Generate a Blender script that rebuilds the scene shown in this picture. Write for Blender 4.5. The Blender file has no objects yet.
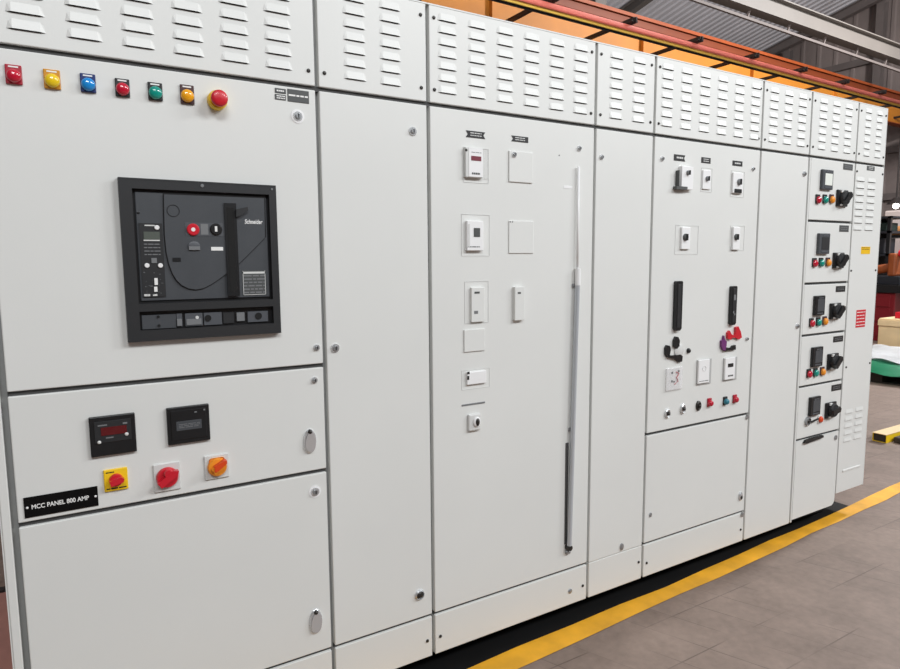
import bpy, bmesh, math, random
from mathutils import Vector, Matrix
random.seed(7)
C = bpy.context.scene.collection
SC = bpy.context.scene

# ------------------------------------------------------------------ camera
CAM = Vector((0.0, -1.67, 1.2995))
FPX = 646.435
RT = Vector((0.85359364, -0.52088982, -0.00719052))
UP = Vector((0.06494196, 0.09270624, 0.9935734))
FW = Vector((0.51687566, 0.84857489, -0.11296106))
cd = bpy.data.cameras.new('camera')
cam = bpy.data.objects.new('camera', cd)
C.objects.link(cam)
cd.sensor_fit = 'HORIZONTAL'
cd.sensor_width = 36.0
cd.lens = FPX / 900.0 * 36.0
cd.clip_start = 0.05
cd.clip_end = 300
m3 = Matrix((RT, UP, -FW)).transposed()
cam.matrix_world = Matrix.Translation(CAM) @ m3.to_4x4()
SC.camera = cam

def ray(px, py):
    return RT * ((px - 450) / FPX) - UP * ((py - 334.5) / FPX) + FW
def at(px, py, y=0.0):            # photo pixel -> point on the vertical plane y
    d = ray(px, py); t = (y - CAM.y) / d.y
    p = CAM + d * t
    return p.x, p.z
def atx(px, py, x):               # photo pixel -> point on the plane x
    d = ray(px, py); p = CAM + d * ((x - CAM.x) / d.x)
    return p.y, p.z
def quad(l, t, r, b, y=0.0):      # left, top, right, bottom of a panel device in the photo -> x0,x1,z0,z1
    cx, cy = (l + r) / 2, (t + b) / 2
    return at(l, cy, y)[0], at(r, cy, y)[0], at(cx, b, y)[1], at(cx, t, y)[1]

def quad2(l, t, r, b, y0, y1):     # the same for a block from base plane y0 to front plane y1: its visible side belongs to the outline
    cx, cy = (l + r) / 2, (t + b) / 2
    zt = at(cx, t, y1)[1] if t < 262 else at(cx, t, y0)[1]
    zb = at(cx, b, y0)[1] if b < 262 else at(cx, b, y1)[1]
    return at(l, cy, y0)[0], at(r, cy, y1)[0], zb, zt

# ------------------------------------------------------------------ materials
def lin(c):
    return tuple((v / 255 / 12.92) if v / 255 <= 0.04045 else ((v / 255 + 0.055) / 1.055) ** 2.4 for v in c) + (1.0,)
MATS = {}
def mat(name, rgb, rough=0.5, metal=0.0, var=0.0, scale=8.0, bump=0.0, bscale=60.0, coat=0.0, spec=0.5):
    m = bpy.data.materials.new(name); m.use_nodes = True
    nt = m.node_tree; b = nt.nodes['Principled BSDF']
    b.inputs['Base Color'].default_value = lin(rgb)
    b.inputs['Roughness'].default_value = rough
    b.inputs['Metallic'].default_value = metal
    b.inputs['Specular IOR Level'].default_value = spec
    if coat: b.inputs['Coat Weight'].default_value = coat
    tc = nt.nodes.new('ShaderNodeTexCoord')
    if var:
        n = nt.nodes.new('ShaderNodeTexNoise'); n.inputs['Scale'].default_value = scale; n.inputs['Detail'].default_value = 5
        nt.links.new(tc.outputs['Object'], n.inputs['Vector'])
        r = nt.nodes.new('ShaderNodeValToRGB')
        c = lin(rgb)
        r.color_ramp.elements[0].color = tuple(v * (1 - var) for v in c[:3]) + (1,)
        r.color_ramp.elements[1].color = tuple(min(1, v * (1 + var)) for v in c[:3]) + (1,)
        r.color_ramp.elements[0].position = 0.3; r.color_ramp.elements[1].position = 0.7
        nt.links.new(n.outputs['Fac'], r.inputs['Fac'])
        nt.links.new(r.outputs['Color'], b.inputs['Base Color'])
    if bump:
        n2 = nt.nodes.new('ShaderNodeTexNoise'); n2.inputs['Scale'].default_value = bscale; n2.inputs['Detail'].default_value = 3
        nt.links.new(tc.outputs['Object'], n2.inputs['Vector'])
        bp = nt.nodes.new('ShaderNodeBump'); bp.inputs['Strength'].default_value = bump; bp.inputs['Distance'].default_value = 0.01
        nt.links.new(n2.outputs['Fac'], bp.inputs['Height'])
        nt.links.new(bp.outputs['Normal'], b.inputs['Normal'])
    MATS[name] = m
    return m
PAINT = mat('light_grey_powder_paint', (224, 225, 222), 0.42, var=0.018, scale=2.5, bump=0.012, bscale=220)
PLATEW = mat('device_white_plastic', (240, 240, 240), 0.35)
PLATEG = mat('device_pale_grey_plastic', (214, 215, 213), 0.4)
FRAMEG = mat('frame_grey_paint', (150, 151, 150), 0.55)
GASKET = mat('dark_gasket_rubber', (70, 70, 70), 0.7)
SLOT = mat('louver_opening_black', (22, 22, 22), 0.9)
BLACK = mat('black_plastic', (24, 25, 27), 0.38, var=0.1, scale=30)
BLACKM = mat('matt_black_bezel', (38, 39, 41), 0.5)
CHAR = mat('charcoal_plastic', (72, 75, 79), 0.42, var=0.05, scale=20)
CHAR2 = mat('slate_plastic', (84, 87, 92), 0.4)
GREYP = mat('mid_grey_plastic', (120, 122, 124), 0.45)
CHROME = mat('chrome', (222, 224, 226), 0.24, 0.65)
STEEL = mat('zinc_steel', (168, 170, 172), 0.34, 0.7)
DSTEEL = mat('dark_screw_steel', (62, 60, 58), 0.4, 0.6)
WHITEI = mat('white_ink', (238, 238, 236), 0.5)
LBL = mat('label_black', (32, 32, 33), 0.45)
LBLG = mat('label_dark_grey', (78, 80, 80), 0.5)
DISP = mat('dark_red_display', (92, 16, 22), 0.2, coat=0.5)
DISP2 = mat('maroon_display', (128, 62, 74), 0.3)
LCD = mat('pale_lcd', (236, 240, 232), 0.25)
LCDG = mat('grey_green_lcd', (92, 98, 92), 0.25)
REDL = mat('red_lens', (196, 24, 52), 0.16, coat=0.6)
YELL = mat('yellow_lens', (240, 204, 30), 0.16, coat=0.6)
BLUL = mat('blue_lens', (24, 138, 214), 0.16, coat=0.6)
GRNL = mat('teal_lens', (14, 148, 132), 0.16, coat=0.6)
AMBL = mat('amber_lens', (244, 168, 24), 0.16, coat=0.6)
REDB = mat('red_bezel', (168, 22, 46), 0.4)
AMBB = mat('amber_bezel', (206, 142, 24), 0.4)
BLUB = mat('navy_bezel', (22, 44, 104), 0.4)
BRNB = mat('brown_bezel', (74, 46, 46), 0.4)
REDP = mat('red_plastic', (204, 28, 46), 0.35, coat=0.2)
YELP = mat('yellow_plastic', (246, 204, 30), 0.4)
ORGP = mat('orange_plastic', (240, 150, 40), 0.4)
ORED = mat('orange_red_plastic', (220, 72, 26), 0.38)
PURP = mat('purple_plastic', (112, 50, 112), 0.4)
STKY = mat('yellow_sticker', (238, 190, 20), 0.45, var=0.06, scale=60)
STKR = mat('red_sticker', (204, 36, 48), 0.45)
FLPAINT = mat('yellow_floor_paint', (226, 164, 34), 0.6, var=0.2, scale=7, bump=0.05, bscale=50)
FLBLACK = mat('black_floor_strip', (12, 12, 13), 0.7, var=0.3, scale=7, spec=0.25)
CHANB = mat('black_steel_channel', (20, 20, 21), 0.6)
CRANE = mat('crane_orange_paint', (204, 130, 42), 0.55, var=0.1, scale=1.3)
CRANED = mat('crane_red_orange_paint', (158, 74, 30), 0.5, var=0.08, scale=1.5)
CRANEU = mat('crane_web_shade_brown', (128, 58, 26), 0.55, var=0.1, scale=1.5)  # crane orange darkened to stand for shade under the top flange
TEALB = mat('teal_blue_cap', (48, 122, 140), 0.3)
PLATEM = mat('device_grey_plastic', (182, 183, 182), 0.4)
ROD = mat('pale_rod_metal', (196, 201, 206), 0.3, 0.3)
NPL = mat('engraved_black_plate', (7, 7, 8), 0.5, spec=0.2)
BARR = mat('bar_red_cover', (226, 122, 108), 0.4)
BARY = mat('bar_yellow_cover', (244, 212, 104), 0.45)
BARB = mat('bar_black_cover', (34, 38, 44), 0.4)
DKIRON = mat('dark_iron', (40, 34, 33), 0.6)
GRSTEEL = mat('grey_painted_steel', (104, 99, 95), 0.6, var=0.08, scale=1.2)
RUSTST = mat('dull_purlin_steel', (104, 96, 94), 0.7, var=0.12, scale=2)
ROOFM = mat('galvanised_roof_sheet', (206, 206, 212), 0.5, 0.0, var=0.08, scale=0.7)
CLAD = mat('brown_grey_cladding', (132, 121, 118), 0.75, var=0.14, scale=0.8)
WOOD = mat('pale_plywood', (226, 200, 156), 0.65, var=0.08, scale=6)
WOODD = mat('dark_wood', (66, 58, 54), 0.8, var=0.15, scale=9)
WOODB = mat('reddish_brown_wood', (150, 106, 96), 0.7, var=0.15, scale=8)
TARPG = mat('green_tarpaulin', (28, 148, 104), 0.5, var=0.12, scale=7)
TARPW = mat('white_sheet_plastic', (226, 228, 230), 0.45, var=0.05, scale=5)
REDCAB = mat('dark_red_paint', (118, 16, 28), 0.45)
ORGM = mat('orange_machine_paint', (140, 70, 30), 0.5, var=0.12, scale=9)
DKBLUE = mat('dark_blue_grey_metal', (28, 31, 38), 0.55)
PALEWALL = mat('pale_sheet', (188, 176, 172), 0.7)

def glass_mat():
    m = bpy.data.materials.new('clear_cover_plastic'); m.use_nodes = True
    nt = m.node_tree; b = nt.nodes['Principled BSDF']
    out = nt.nodes['Material Output']
    tr = nt.nodes.new('ShaderNodeBsdfTransparent'); tr.inputs['Color'].default_value = (0.97, 0.97, 0.97, 1)
    b.inputs['Base Color'].default_value = (0.8, 0.8, 0.8, 1); b.inputs['Roughness'].default_value = 0.15
    mx = nt.nodes.new('ShaderNodeMixShader'); mx.inputs['Fac'].default_value = 0.14
    nt.links.new(tr.outputs[0], mx.inputs[1]); nt.links.new(b.outputs[0], mx.inputs[2])
    nt.links.new(mx.outputs[0], out.inputs['Surface'])
    return m
CLEAR = glass_mat()
def emis(name, rgb, s):
    m = bpy.data.materials.new(name); m.use_nodes = True
    b = m.node_tree.nodes['Principled BSDF']
    b.inputs['Emission Color'].default_value = lin(rgb); b.inputs['Emission Strength'].default_value = s
    return m
LAMP = emis('lamp_glow', (255, 248, 235), 9.0)

def floor_mat():
    m = bpy.data.materials.new('brown_stone_tiles'); m.use_nodes = True
    nt = m.node_tree; N = nt.nodes; L = nt.links; b = N['Principled BSDF']
    tc = N.new('ShaderNodeTexCoord'); sp = N.new('ShaderNodeSeparateXYZ'); L.new(tc.outputs['Object'], sp.inputs[0])
    def math_(op, a, bb=None):
        n = N.new('ShaderNodeMath'); n.operation = op
        for i, v in enumerate((a, bb)):
            if v is None: continue
            if isinstance(v, (int, float)): n.inputs[i].default_value = v
            else: L.new(v, n.inputs[i])
        return n.outputs[0]
    # skewed courses 0.2 m deep, cross joints 0.135 m apart leaning off square
    u = math_('ADD', sp.outputs['X'], math_('MULTIPLY', sp.outputs['Y'], 0.40))
    v = math_('ADD', sp.outputs['Y'], 0.58)
    fu = math_('FRACT', math_('DIVIDE', u, 0.137)); fv = math_('FRACT', math_('DIVIDE', math_('ADD', v, 40.0), 0.2))
    def edge(f, w):   # distance to a joint, in cell units
        d = math_('MINIMUM', f, math_('SUBTRACT', 1.0, f))
        return math_('LESS_THAN', d, w)
    iu = math_('FLOOR', math_('DIVIDE', u, 0.137)); iv = math_('FLOOR', math_('DIVIDE', math_('ADD', v, 40.0), 0.2))
    cmb = N.new('ShaderNodeCombineXYZ'); L.new(iu, cmb.inputs[0]); L.new(iv, cmb.inputs[1])
    wn = N.new('ShaderNodeTexWhiteNoise'); wn.noise_dimensions = '2D'; L.new(cmb.outputs[0], wn.inputs['Vector'])
    nz = N.new('ShaderNodeTexNoise'); nz.inputs['Scale'].default_value = 5; nz.inputs['Detail'].default_value = 8; nz.inputs['Roughness'].default_value = 0.65
    L.new(tc.outputs['Object'], nz.inputs['Vector'])
    big = N.new('ShaderNodeTexNoise'); big.inputs['Scale'].default_value = 0.9; L.new(tc.outputs['Object'], big.inputs['Vector'])
    rp = N.new('ShaderNodeValToRGB'); rp.color_ramp.elements[0].position = 0.32; rp.color_ramp.elements[1].position = 0.7
    rp.color_ramp.elements[0].color = lin((95, 80, 71)); rp.color_ramp.elements[1].color = lin((138, 120, 109))
    fn = N.new('ShaderNodeTexNoise'); fn.inputs['Scale'].default_value = 34; fn.inputs['Detail'].default_value = 6; L.new(tc.outputs['Object'], fn.inputs['Vector'])
    f = math_('ADD', math_('MULTIPLY', nz.outputs['Fac'], 0.45), math_('ADD', math_('MULTIPLY', fn.outputs['Fac'], 0.24), math_('ADD', math_('MULTIPLY', wn.outputs['Value'], 0.07), math_('MULTIPLY', big.outputs['Fac'], 0.3))))
    L.new(f, rp.inputs['Fac'])
    # joints fade in and out with dirt
    jn = N.new('ShaderNodeTexNoise'); jn.inputs['Scale'].default_value = 3.1; L.new(tc.outputs['Object'], jn.inputs['Vector'])
    jr = N.new('ShaderNodeValToRGB'); jr.color_ramp.elements[0].position = 0.44; jr.color_ramp.elements[1].position = 0.62
    L.new(jn.outputs['Fac'], jr.inputs['Fac'])
    j = math_('MULTIPLY', math_('MAXIMUM', edge(fu, 0.014), edge(fv, 0.012)), jr.outputs['Color'])
    mx = N.new('ShaderNodeMixRGB'); mx.inputs[2].default_value = lin((84, 70, 63))
    L.new(math_('MULTIPLY', j, 0.75), mx.inputs[0]); L.new(rp.outputs[0], mx.inputs[1])
    L.new(mx.outputs[0], b.inputs['Base Color'])
    b.inputs['Roughness'].default_value = 0.62
    bp = N.new('ShaderNodeBump'); bp.inputs['Strength'].default_value = 0.25; bp.inputs['Distance'].default_value = 0.01
    L.new(math_('SUBTRACT', nz.outputs['Fac'], j), bp.inputs['Height']); L.new(bp.outputs[0], b.inputs['Normal'])
    return m
FLOORM = floor_mat()

# ------------------------------------------------------------------ mesh helpers
class MB:
    def __init__(s): s.bm = bmesh.new()
    def _set(s, faces, mi):
        for f in faces: f.material_index = mi
    def box(s, x0, x1, y0, y1, z0, z1, bev=0.0, mi=0, seg=1):
        r = bmesh.ops.create_cube(s.bm, size=1.0)
        vs = r['verts']
        for v in vs:
            v.co = Vector(((x0 + x1) / 2 + v.co.x * (x1 - x0), (y0 + y1) / 2 + v.co.y * (y1 - y0), (z0 + z1) / 2 + v.co.z * (z1 - z0)))
        fs = list({f for v in vs for f in v.link_faces}); s._set(fs, mi)
        if bev:
            es = list({e for v in vs for e in v.link_edges})
            bmesh.ops.bevel(s.bm, geom=es, offset=bev, segments=seg, affect='EDGES', profile=0.5)
        return s
    def rings(s, rings, mi=0, cap0=True, cap1=True):
        R = [[s.bm.verts.new(p) for p in r] for r in rings]
        n = len(R[0]); out = []
        for a, b in zip(R, R[1:]):
            for i in range(n):
                j = (i + 1) % n
                f = s.bm.faces.new((a[i], a[j], b[j], b[i])); f.smooth = n > 8; out.append(f)
        if cap0: out.append(s.bm.faces.new(R[0]))
        if cap1: out.append(s.bm.faces.new(R[-1]))
        s._set(out, mi)
        return s
    def lathe(s, cx, cz, prof, seg=24, sx=1.0, sz=1.0, y=0.0, mi=0):   # profile (radius, protrusion towards the aisle)
        rg = []
        for r, d in prof:
            r = max(r, 0.00005)
            rg.append([(cx + math.cos(2 * math.pi * i / seg) * r * sx, y - d, cz + math.sin(2 * math.pi * i / seg) * r * sz) for i in range(seg)])
        return s.rings(rg, mi)
    def prism(s, poly, y0, y1, mi=0, bev=0.0):
        n = len(poly)
        a = [s.bm.verts.new((p[0], y0, p[1])) for p in poly]; b = [s.bm.verts.new((p[0], y1, p[1])) for p in poly]
        fs = [s.bm.faces.new(a), s.bm.faces.new(b)]
        for i in range(n): fs.append(s.bm.faces.new((a[i], a[(i + 1) % n], b[(i + 1) % n], b[i])))
        s._set(fs, mi)
        return s
    def tube(s, pts, r, seg=10, mi=0):
        pts = [Vector(p) for p in pts]; rg = []
        for i, p in enumerate(pts):
            d = (pts[min(i + 1, len(pts) - 1)] - pts[max(i - 1, 0)]).normalized()
            a = Vector((0, 0, 1)) if abs(d.z) < 0.9 else Vector((1, 0, 0))
            u = d.cross(a).normalized(); v = d.cross(u)
            rr = r[i] if isinstance(r, (list, tuple)) else r
            rg.append([p + u * math.cos(2 * math.pi * k / seg) * rr + v * math.sin(2 * math.pi * k / seg) * rr for k in range(seg)])
        return s.rings(rg, mi)
    def bar(s, p0, p1, w, h, mi=0):                                   # rectangular bar between two points, h is vertical-ish
        p0, p1 = Vector(p0), Vector(p1); d = (p1 - p0).normalized()
        a = Vector((0, 0, 1)) if abs(d.z) < 0.95 else Vector((0, 1, 0))
        u = d.cross(a).normalized(); v = u.cross(d)
        rg = [[p + u * w / 2 * sx + v * h / 2 * sy for sx, sy in ((-1, -1), (1, -1), (1, 1), (-1, 1))] for p in (p0, p1)]
        return s.rings(rg, mi)
    def mesh(s, name, mats, center=None, smooth=35):
        bm = s.bm
        bmesh.ops.recalc_face_normals(bm, faces=bm.faces)
        if center is None:
            xs = [v.co for v in bm.verts]
            center = Vector([(min(c[i] for c in xs) + max(c[i] for c in xs)) / 2 for i in range(3)])
        for v in bm.verts: v.co -= center
        me = bpy.data.meshes.new(name); bm.to_mesh(me); bm.free()
        for m in (mats if isinstance(mats, (list, tuple)) else [mats]): me.materials.append(m)
        sm = [smooth == 60 or p.use_smooth for p in me.polygons]
        me.set_sharp_from_angle(angle=math.radians(smooth))
        for p, v in zip(me.polygons, sm): p.use_smooth = v
        return me, center
ORG = {}
def place(o, parent, wc):
    C.objects.link(o)
    if parent is None: o.location = wc
    else:
        o.parent = parent; o.location = wc - ORG[parent.name]
    ORG[o.name] = Vector(wc)
    return o
def obj(name, mb, mats, parent=None, label=None, smooth=35):
    me, c = mb.mesh(name, mats, smooth=smooth)
    o = bpy.data.objects.new(name, me)
    place(o, parent, c)
    if label: o['label'] = label
    return o
def inst(name, me, parent, wc, label=None):
    o = bpy.data.objects.new(name, me)
    place(o, parent, Vector(wc))
    if label: o['label'] = label
    return o
def thing(name, label, cat, loc, group=None):
    o = bpy.data.objects.new(name, None); o.empty_display_size = 0.1
    place(o, None, Vector(loc)); o['label'] = label; o['category'] = cat
    if group: o['group'] = group
    return o
def tag(o, label, cat, group=None):
    o['label'] = label; o['category'] = cat
    if group: o['group'] = group
    return o
def struct(name, mb, mats, smooth=35):
    o = obj(name, mb, mats, smooth=smooth); o['kind'] = 'structure'; return o
def text(name, string, cx, cz, width, height, y, m, parent, slant=0.0):
    cu = bpy.data.curves.new(name, 'FONT'); cu.body = string; cu.align_x = 'CENTER'; cu.align_y = 'CENTER'; cu.extrude = 0.0; cu.shear = slant; cu.offset = 0.022
    to = bpy.data.objects.new('tmp_text', cu); C.objects.link(to)
    bpy.context.view_layer.update()
    me = bpy.data.meshes.new_from_object(to.evaluated_get(bpy.context.evaluated_depsgraph_get()))
    bpy.data.objects.remove(to); bpy.data.curves.remove(cu)
    xs = [v.co.x for v in me.vertices]; ys = [v.co.y for v in me.vertices]
    mx, my = (min(xs) + max(xs)) / 2, (min(ys) + max(ys)) / 2
    kx = width / (max(xs) - min(xs)); ky = height / (max(ys) - min(ys))
    for v in me.vertices: v.co = Vector(((v.co.x - mx) * kx, 0, (v.co.y - my) * ky))
    me.name = name; me.materials.clear(); me.materials.append(m)
    return inst(name, me, parent, (cx, y, cz))
def stripes(name, x0, x1, z0, z1, rows, y, m, parent, fill=0.4):      # lines of print too small to read
    mb = MB(); h = (z1 - z0) / rows
    for i in range(rows):
        zc = z1 - h * (i + 0.5); x = x0; w = x1 - x0
        while x < x1 - w * 0.04:
            l = min(x1 - x, w * random.uniform(0.12, 0.4))
            mb.box(x, x + l, y - 0.0003, y + 0.0002, zc - h * fill / 2, zc + h * fill / 2)
            x += l + w * 0.05
    return obj(name, mb, m, parent)

# ------------------------------------------------------------------ shared small meshes
def m_screw():
    mb = MB(); mb.lathe(0, 0, [(0.0052, -0.002), (0.0052, 0.0015), (0.0042, 0.0032), (0.0015, 0.0036)], 12)
    mb.box(-0.004, 0.004, -0.0040, -0.0036, -0.0007, 0.0007)
    return mb.mesh('screw', DSTEEL, Vector((0, 0, 0)))[0]
SCREW = m_screw()
def m_lock(r):
    mb = MB(); mb.lathe(0, 0, [(r, -0.002), (r, 0.002), (r * 0.9, 0.004), (r * 0.62, 0.004), (r * 0.6, 0.002)], 20, mi=0)
    mb.lathe(0, 0, [(r * 0.6, 0.0), (r * 0.6, 0.007), (r * 0.5, 0.009), (r * 0.1, 0.009)], 18, mi=1)
    mb.box(-r * 0.1, r * 0.1, -0.0098, -0.0088, -r * 0.4, r * 0.4, mi=2)
    return mb.mesh('cam_lock', [CHROME, STEEL, SLOT], Vector((0, 0, 0)))[0]
LOCK = m_lock(0.0125)
LOCKS = m_lock(0.009)

def screw(p, x, z): return inst('screw', SCREW, p, (x, 0, z))
def lock(p, px, py, small=False, label=None):
    x, z = at(px, py); return inst('cam_lock', LOCKS if small else LOCK, p, (x, 0, z), label)

def louver(mb, xc, zb, w=0.066, h=0.021, d=0.0046):
    # pressed hood: flat slope widening downwards, a facet at each end, open underneath
    a, b = xc - w / 2, xc + w / 2; e = 0.010
    V = lambda x, y, z: mb.bm.verts.new((x, y, z))
    t0, t1 = V(a + e * .4, -.0003, zb + h * .8), V(b - e * .4, -.0003, zb + h * .8)
    u0, u1 = V(a + e, -.0012, zb + h), V(b - e, -.0012, zb + h)
    l0, l1 = V(a + e, -d, zb + .001), V(b - e, -d, zb + .001)
    s0, s1 = V(a, -.0003, zb + .0005), V(b, -.0003, zb + .0005)
    for f in ((u0, u1, l1, l0), (t0, u0, l0, s0), (u1, t1, s1, l1)): mb.bm.faces.new(f)
    w0, w1 = V(a + e, 0, zb - .0006), V(b - e, 0, zb - .0006)
    for f in ((l0, l1, w1, w0), (s0, l0, w0), (l1, s1, w1)): mb.bm.faces.new(f).material_index = 1

# ------------------------------------------------------------------ setting: floor, walls, roof
ZT, Z1, ZK, ZB = 2.0256, 1.7491, 0.1947, 0.060
mb = MB(); mb.box(-6, 22.1, -12.1, 17, -0.12, 0.0)
fl = obj('floor', mb, FLOORM); fl['kind'] = 'structure'
# keep the tile pattern anchored to the world origin
for v in fl.data.vertices: v.co += fl.location
fl.location = (0, 0, 0); ORG['floor'] = Vector((0, 0, 0))

def floor_strip(name, inner, outer, m, z):
    mb = MB()
    a = [mb.bm.verts.new((x, y, z)) for x, y in inner]; b = [mb.bm.verts.new((x, y, z)) for x, y in outer]
    for i in range(len(a) - 1): mb.bm.faces.new((a[i], a[i + 1], b[i + 1], b[i]))
    return struct(name, mb, m)
XL = [-1.5 + .25 * k for k in range(43)]
fin = lambda x: -.0443 - .0027 * x + .00795 * x * x if x < 4.5 else .105 + .068 * (x - 4.5)
fout = lambda x: -.1612 + .0268 * x + .0033 * x * x if x < 4.5 else .026 + .056 * (x - 4.5)
wob = lambda x: .004 * math.sin(x * 5.3) + .003 * math.sin(x * 11.7)         # brushed by hand
floor_strip('trim_1', [(x, fin(max(x, .2)) + wob(x)) for x in XL], [(x, fout(x) + wob(x + 2)) for x in XL], FLPAINT, 0.0022)
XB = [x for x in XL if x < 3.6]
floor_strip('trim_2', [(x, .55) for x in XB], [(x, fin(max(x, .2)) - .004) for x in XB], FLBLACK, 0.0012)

# roof: corrugated sheet falling away from the aisle, purlins under it
def roof_z(y): return 7.7 + 0.21 * (16 - y)
mb = MB(); pr = []
x = -6.0
k = 0
while x < 21.9:
    pr += [(x, 0.0), (x + 0.11, 0.0), (x + 0.145, 0.045), (x + 0.225, 0.045)]
    x += 0.26
lo = [mb.bm.verts.new((px, 16.2, roof_z(16.2) + h)) for px, h in pr]; hi = [mb.bm.verts.new((px, -3.5, roof_z(-3.5) + h)) for px, h in pr]
for i in range(len(pr) - 1): mb.bm.faces.new((lo[i], lo[i + 1], hi[i + 1], hi[i]))
struct('ceiling', mb, ROOFM, smooth=20)

# end wall: ribbed sheet with girts and posts
mb = MB(); pr = []; y = -12.0
while y < 16.4:
    pr += [(y, 0.0), (y + 0.3, 0.0), (y + 0.33, 0.05), (y + 0.42, 0.05), (y + 0.45, 0.0)]
    y += 0.55
lo = [mb.bm.verts.new((22.0 - h, yy, 0.0)) for yy, h in pr]; hi = [mb.bm.verts.new((22.0 - h, yy, roof_z(yy) + 0.05)) for yy, h in pr]
for i in range(len(pr) - 1): mb.bm.faces.new((lo[i], lo[i + 1], hi[i + 1], hi[i]))
struct('wall_right', mb, CLAD, smooth=20)
mb = MB(); mb.box(-6, 22.0, 16.2, 16.3, 0, 7.65)
struct('wall_back', mb, CLAD)
mb = MB(); mb.box(-6.1, -6.0, -12, 16.2, 0, 10)  # unseen wall, put in to keep light off the left end
struct('wall_left', mb, CLAD)
mb = MB(); mb.box(-6, 22.0, -12.1, -12.0, 0, 4.5)  # unseen low wall, put in so sky light comes only from above
struct('wall_front', mb, CLAD)

NPUR = 0
for zg in (1.75, 3.15, 4.55, 5.95, 7.35):
    mb = MB(); mb.bar((21.87, -3, zg), (21.87, 16.1, zg), 0.12, 0.20)
    o = struct('trim_%d' % (3 + NPUR), mb, RUSTST); NPUR += 1
for i, yy in enumerate((8.9, 11.8)):
    mb = MB()
    mb.box(21.54, 21.56, yy - 0.11, yy + 0.11, 0, roof_z(yy) - 0.3)
    mb.box(21.76, 21.78, yy - 0.11, yy + 0.11, 0, roof_z(yy) - 0.3)
    mb.box(21.56, 21.76, yy - 0.008, yy + 0.008, 0, roof_z(yy) - 0.3)
    o = obj('wind_post', mb, RUSTST)
    tag(o, ['dull steel wind post of the end wall, above the last white cubicle', 'dull steel wind post of the end wall, where the roof sheet meets it'][i], 'steel post', 'wind posts of the end wall')
# rafters (I-beams along the roof slope) and purlins
RAF = [(14.4, 'grey sloping steel rafter behind the crane beam, left of the ribbed roof sheet'), (21.4, 'dark sloping steel rafter along the top of the end wall')]
for xr, lb in RAF:
    mb = MB()
    for dz, w, h in ((-0.30, 0.2, 0.02), (-0.03, 0.2, 0.02)):
        mb.bar((xr, 16.1, roof_z(16.1) + dz - 0.02), (xr, -3.4, roof_z(-3.4) + dz - 0.02), w, h)
    mb.bar((xr, 16.1, roof_z(16.1) - 0.185), (xr, -3.4, roof_z(-3.4) - 0.185), 0.012, 0.27)
    tag(obj('roof_rafter', mb, GRSTEEL if xr < 15 else RUSTST), lb, 'roof beam', 'rafters under the roof sheet')

BD = Vector((math.cos(0.03), math.sin(0.03), 0))    # run of the crane track, nearly along the cabinets
def along(x, y, z, s): return Vector((x, y, z)) + BD * s
# pale lattice girder: top beam, thin lower rod, hangers
gt = thing('lattice_girder', 'pale grey lattice girder with thin lower rod running diagonally under the roof', 'roof beam', (6.0, 4.9, 5.2))
mb = MB(); A = (5.0, 4.86, 5.34); s1 = 17.0
p0, p1 = along(*A, 0), along(*A, 15.3)
mb.bar(p0, p1, 0.03, 0.26); mb.bar(p0 + Vector((0, 0, .14)), p1 + Vector((0, 0, .14)), 0.2, 0.02); mb.bar(p0 - Vector((0, 0, .14)), p1 - Vector((0, 0, .14)), 0.2, 0.02)
obj('top_beam', mb, GRSTEEL, gt)
B = (5.0, 4.9, 5.14)
mb = MB(); mb.bar(along(*B, 0) + Vector((0, 0, -.02)), along(*B, 15.3) + Vector((0, 0, -.12)), 0.04, 0.04); obj('lower_rod', mb, RUSTST, gt)
for i in range(12):
    s = 1.2 + i * 1.15
    mb = MB(); mb.bar(along(*B, s) + Vector((0, 0, -.02 - .006 * s)), along(*B, s) + Vector((0, -.04, 0.08)), 0.03, 0.03); obj('hanger', mb, RUSTST, gt)
# two grey columns behind the crane beam
mb = MB(); mb.box(9.55, 9.85, 8.35, 8.37, 0, roof_z(8.4) - .3); mb.box(9.55, 9.85, 8.63, 8.65, 0, roof_z(8.6) - .3); mb.box(9.69, 9.71, 8.37, 8.63, 0, roof_z(8.6) - .3)
tag(obj('steel_column', mb, GRSTEEL), 'pale grey steel column rising behind the orange crane beam', 'steel column')

# ------------------------------------------------------------------ crane runway beam with conductor bars
cb = thing('crane_track', 'long orange crane runway beam behind and above the white cubicles', 'crane beam', along(1, 6.95, 4.85, 0))
BX = (1.0, 7.22, 0)
def bl(s, dy, z): p = along(BX[0], BX[1], 0, s); return Vector((p.x, p.y + dy, z))
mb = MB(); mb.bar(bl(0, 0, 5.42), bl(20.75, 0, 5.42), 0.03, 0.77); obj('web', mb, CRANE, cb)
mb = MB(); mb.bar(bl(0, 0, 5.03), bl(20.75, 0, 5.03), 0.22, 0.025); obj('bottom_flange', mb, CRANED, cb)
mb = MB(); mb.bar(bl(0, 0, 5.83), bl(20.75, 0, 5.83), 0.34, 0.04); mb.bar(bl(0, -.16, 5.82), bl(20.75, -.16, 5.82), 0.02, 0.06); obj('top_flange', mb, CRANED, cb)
mb = MB(); mb.bar(bl(0, -.065, 5.735), bl(20.75, -.065, 5.735), 0.10, 0.14); obj('web_shade_band', mb, CRANEU, cb)  # band added over the upper web, its dark colour imitates flange shade
for i in range(5):
    s = 1.7 + i * 3.6
    mb = MB(); mb.bar(bl(s, -0.01, 5.35), bl(s, -0.10, 5.35), 0.012, 0.60)
    obj('stiffener', mb, CRANE, cb)
BRS = [2.2 + i * 1.72 for i in range(11)]
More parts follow.
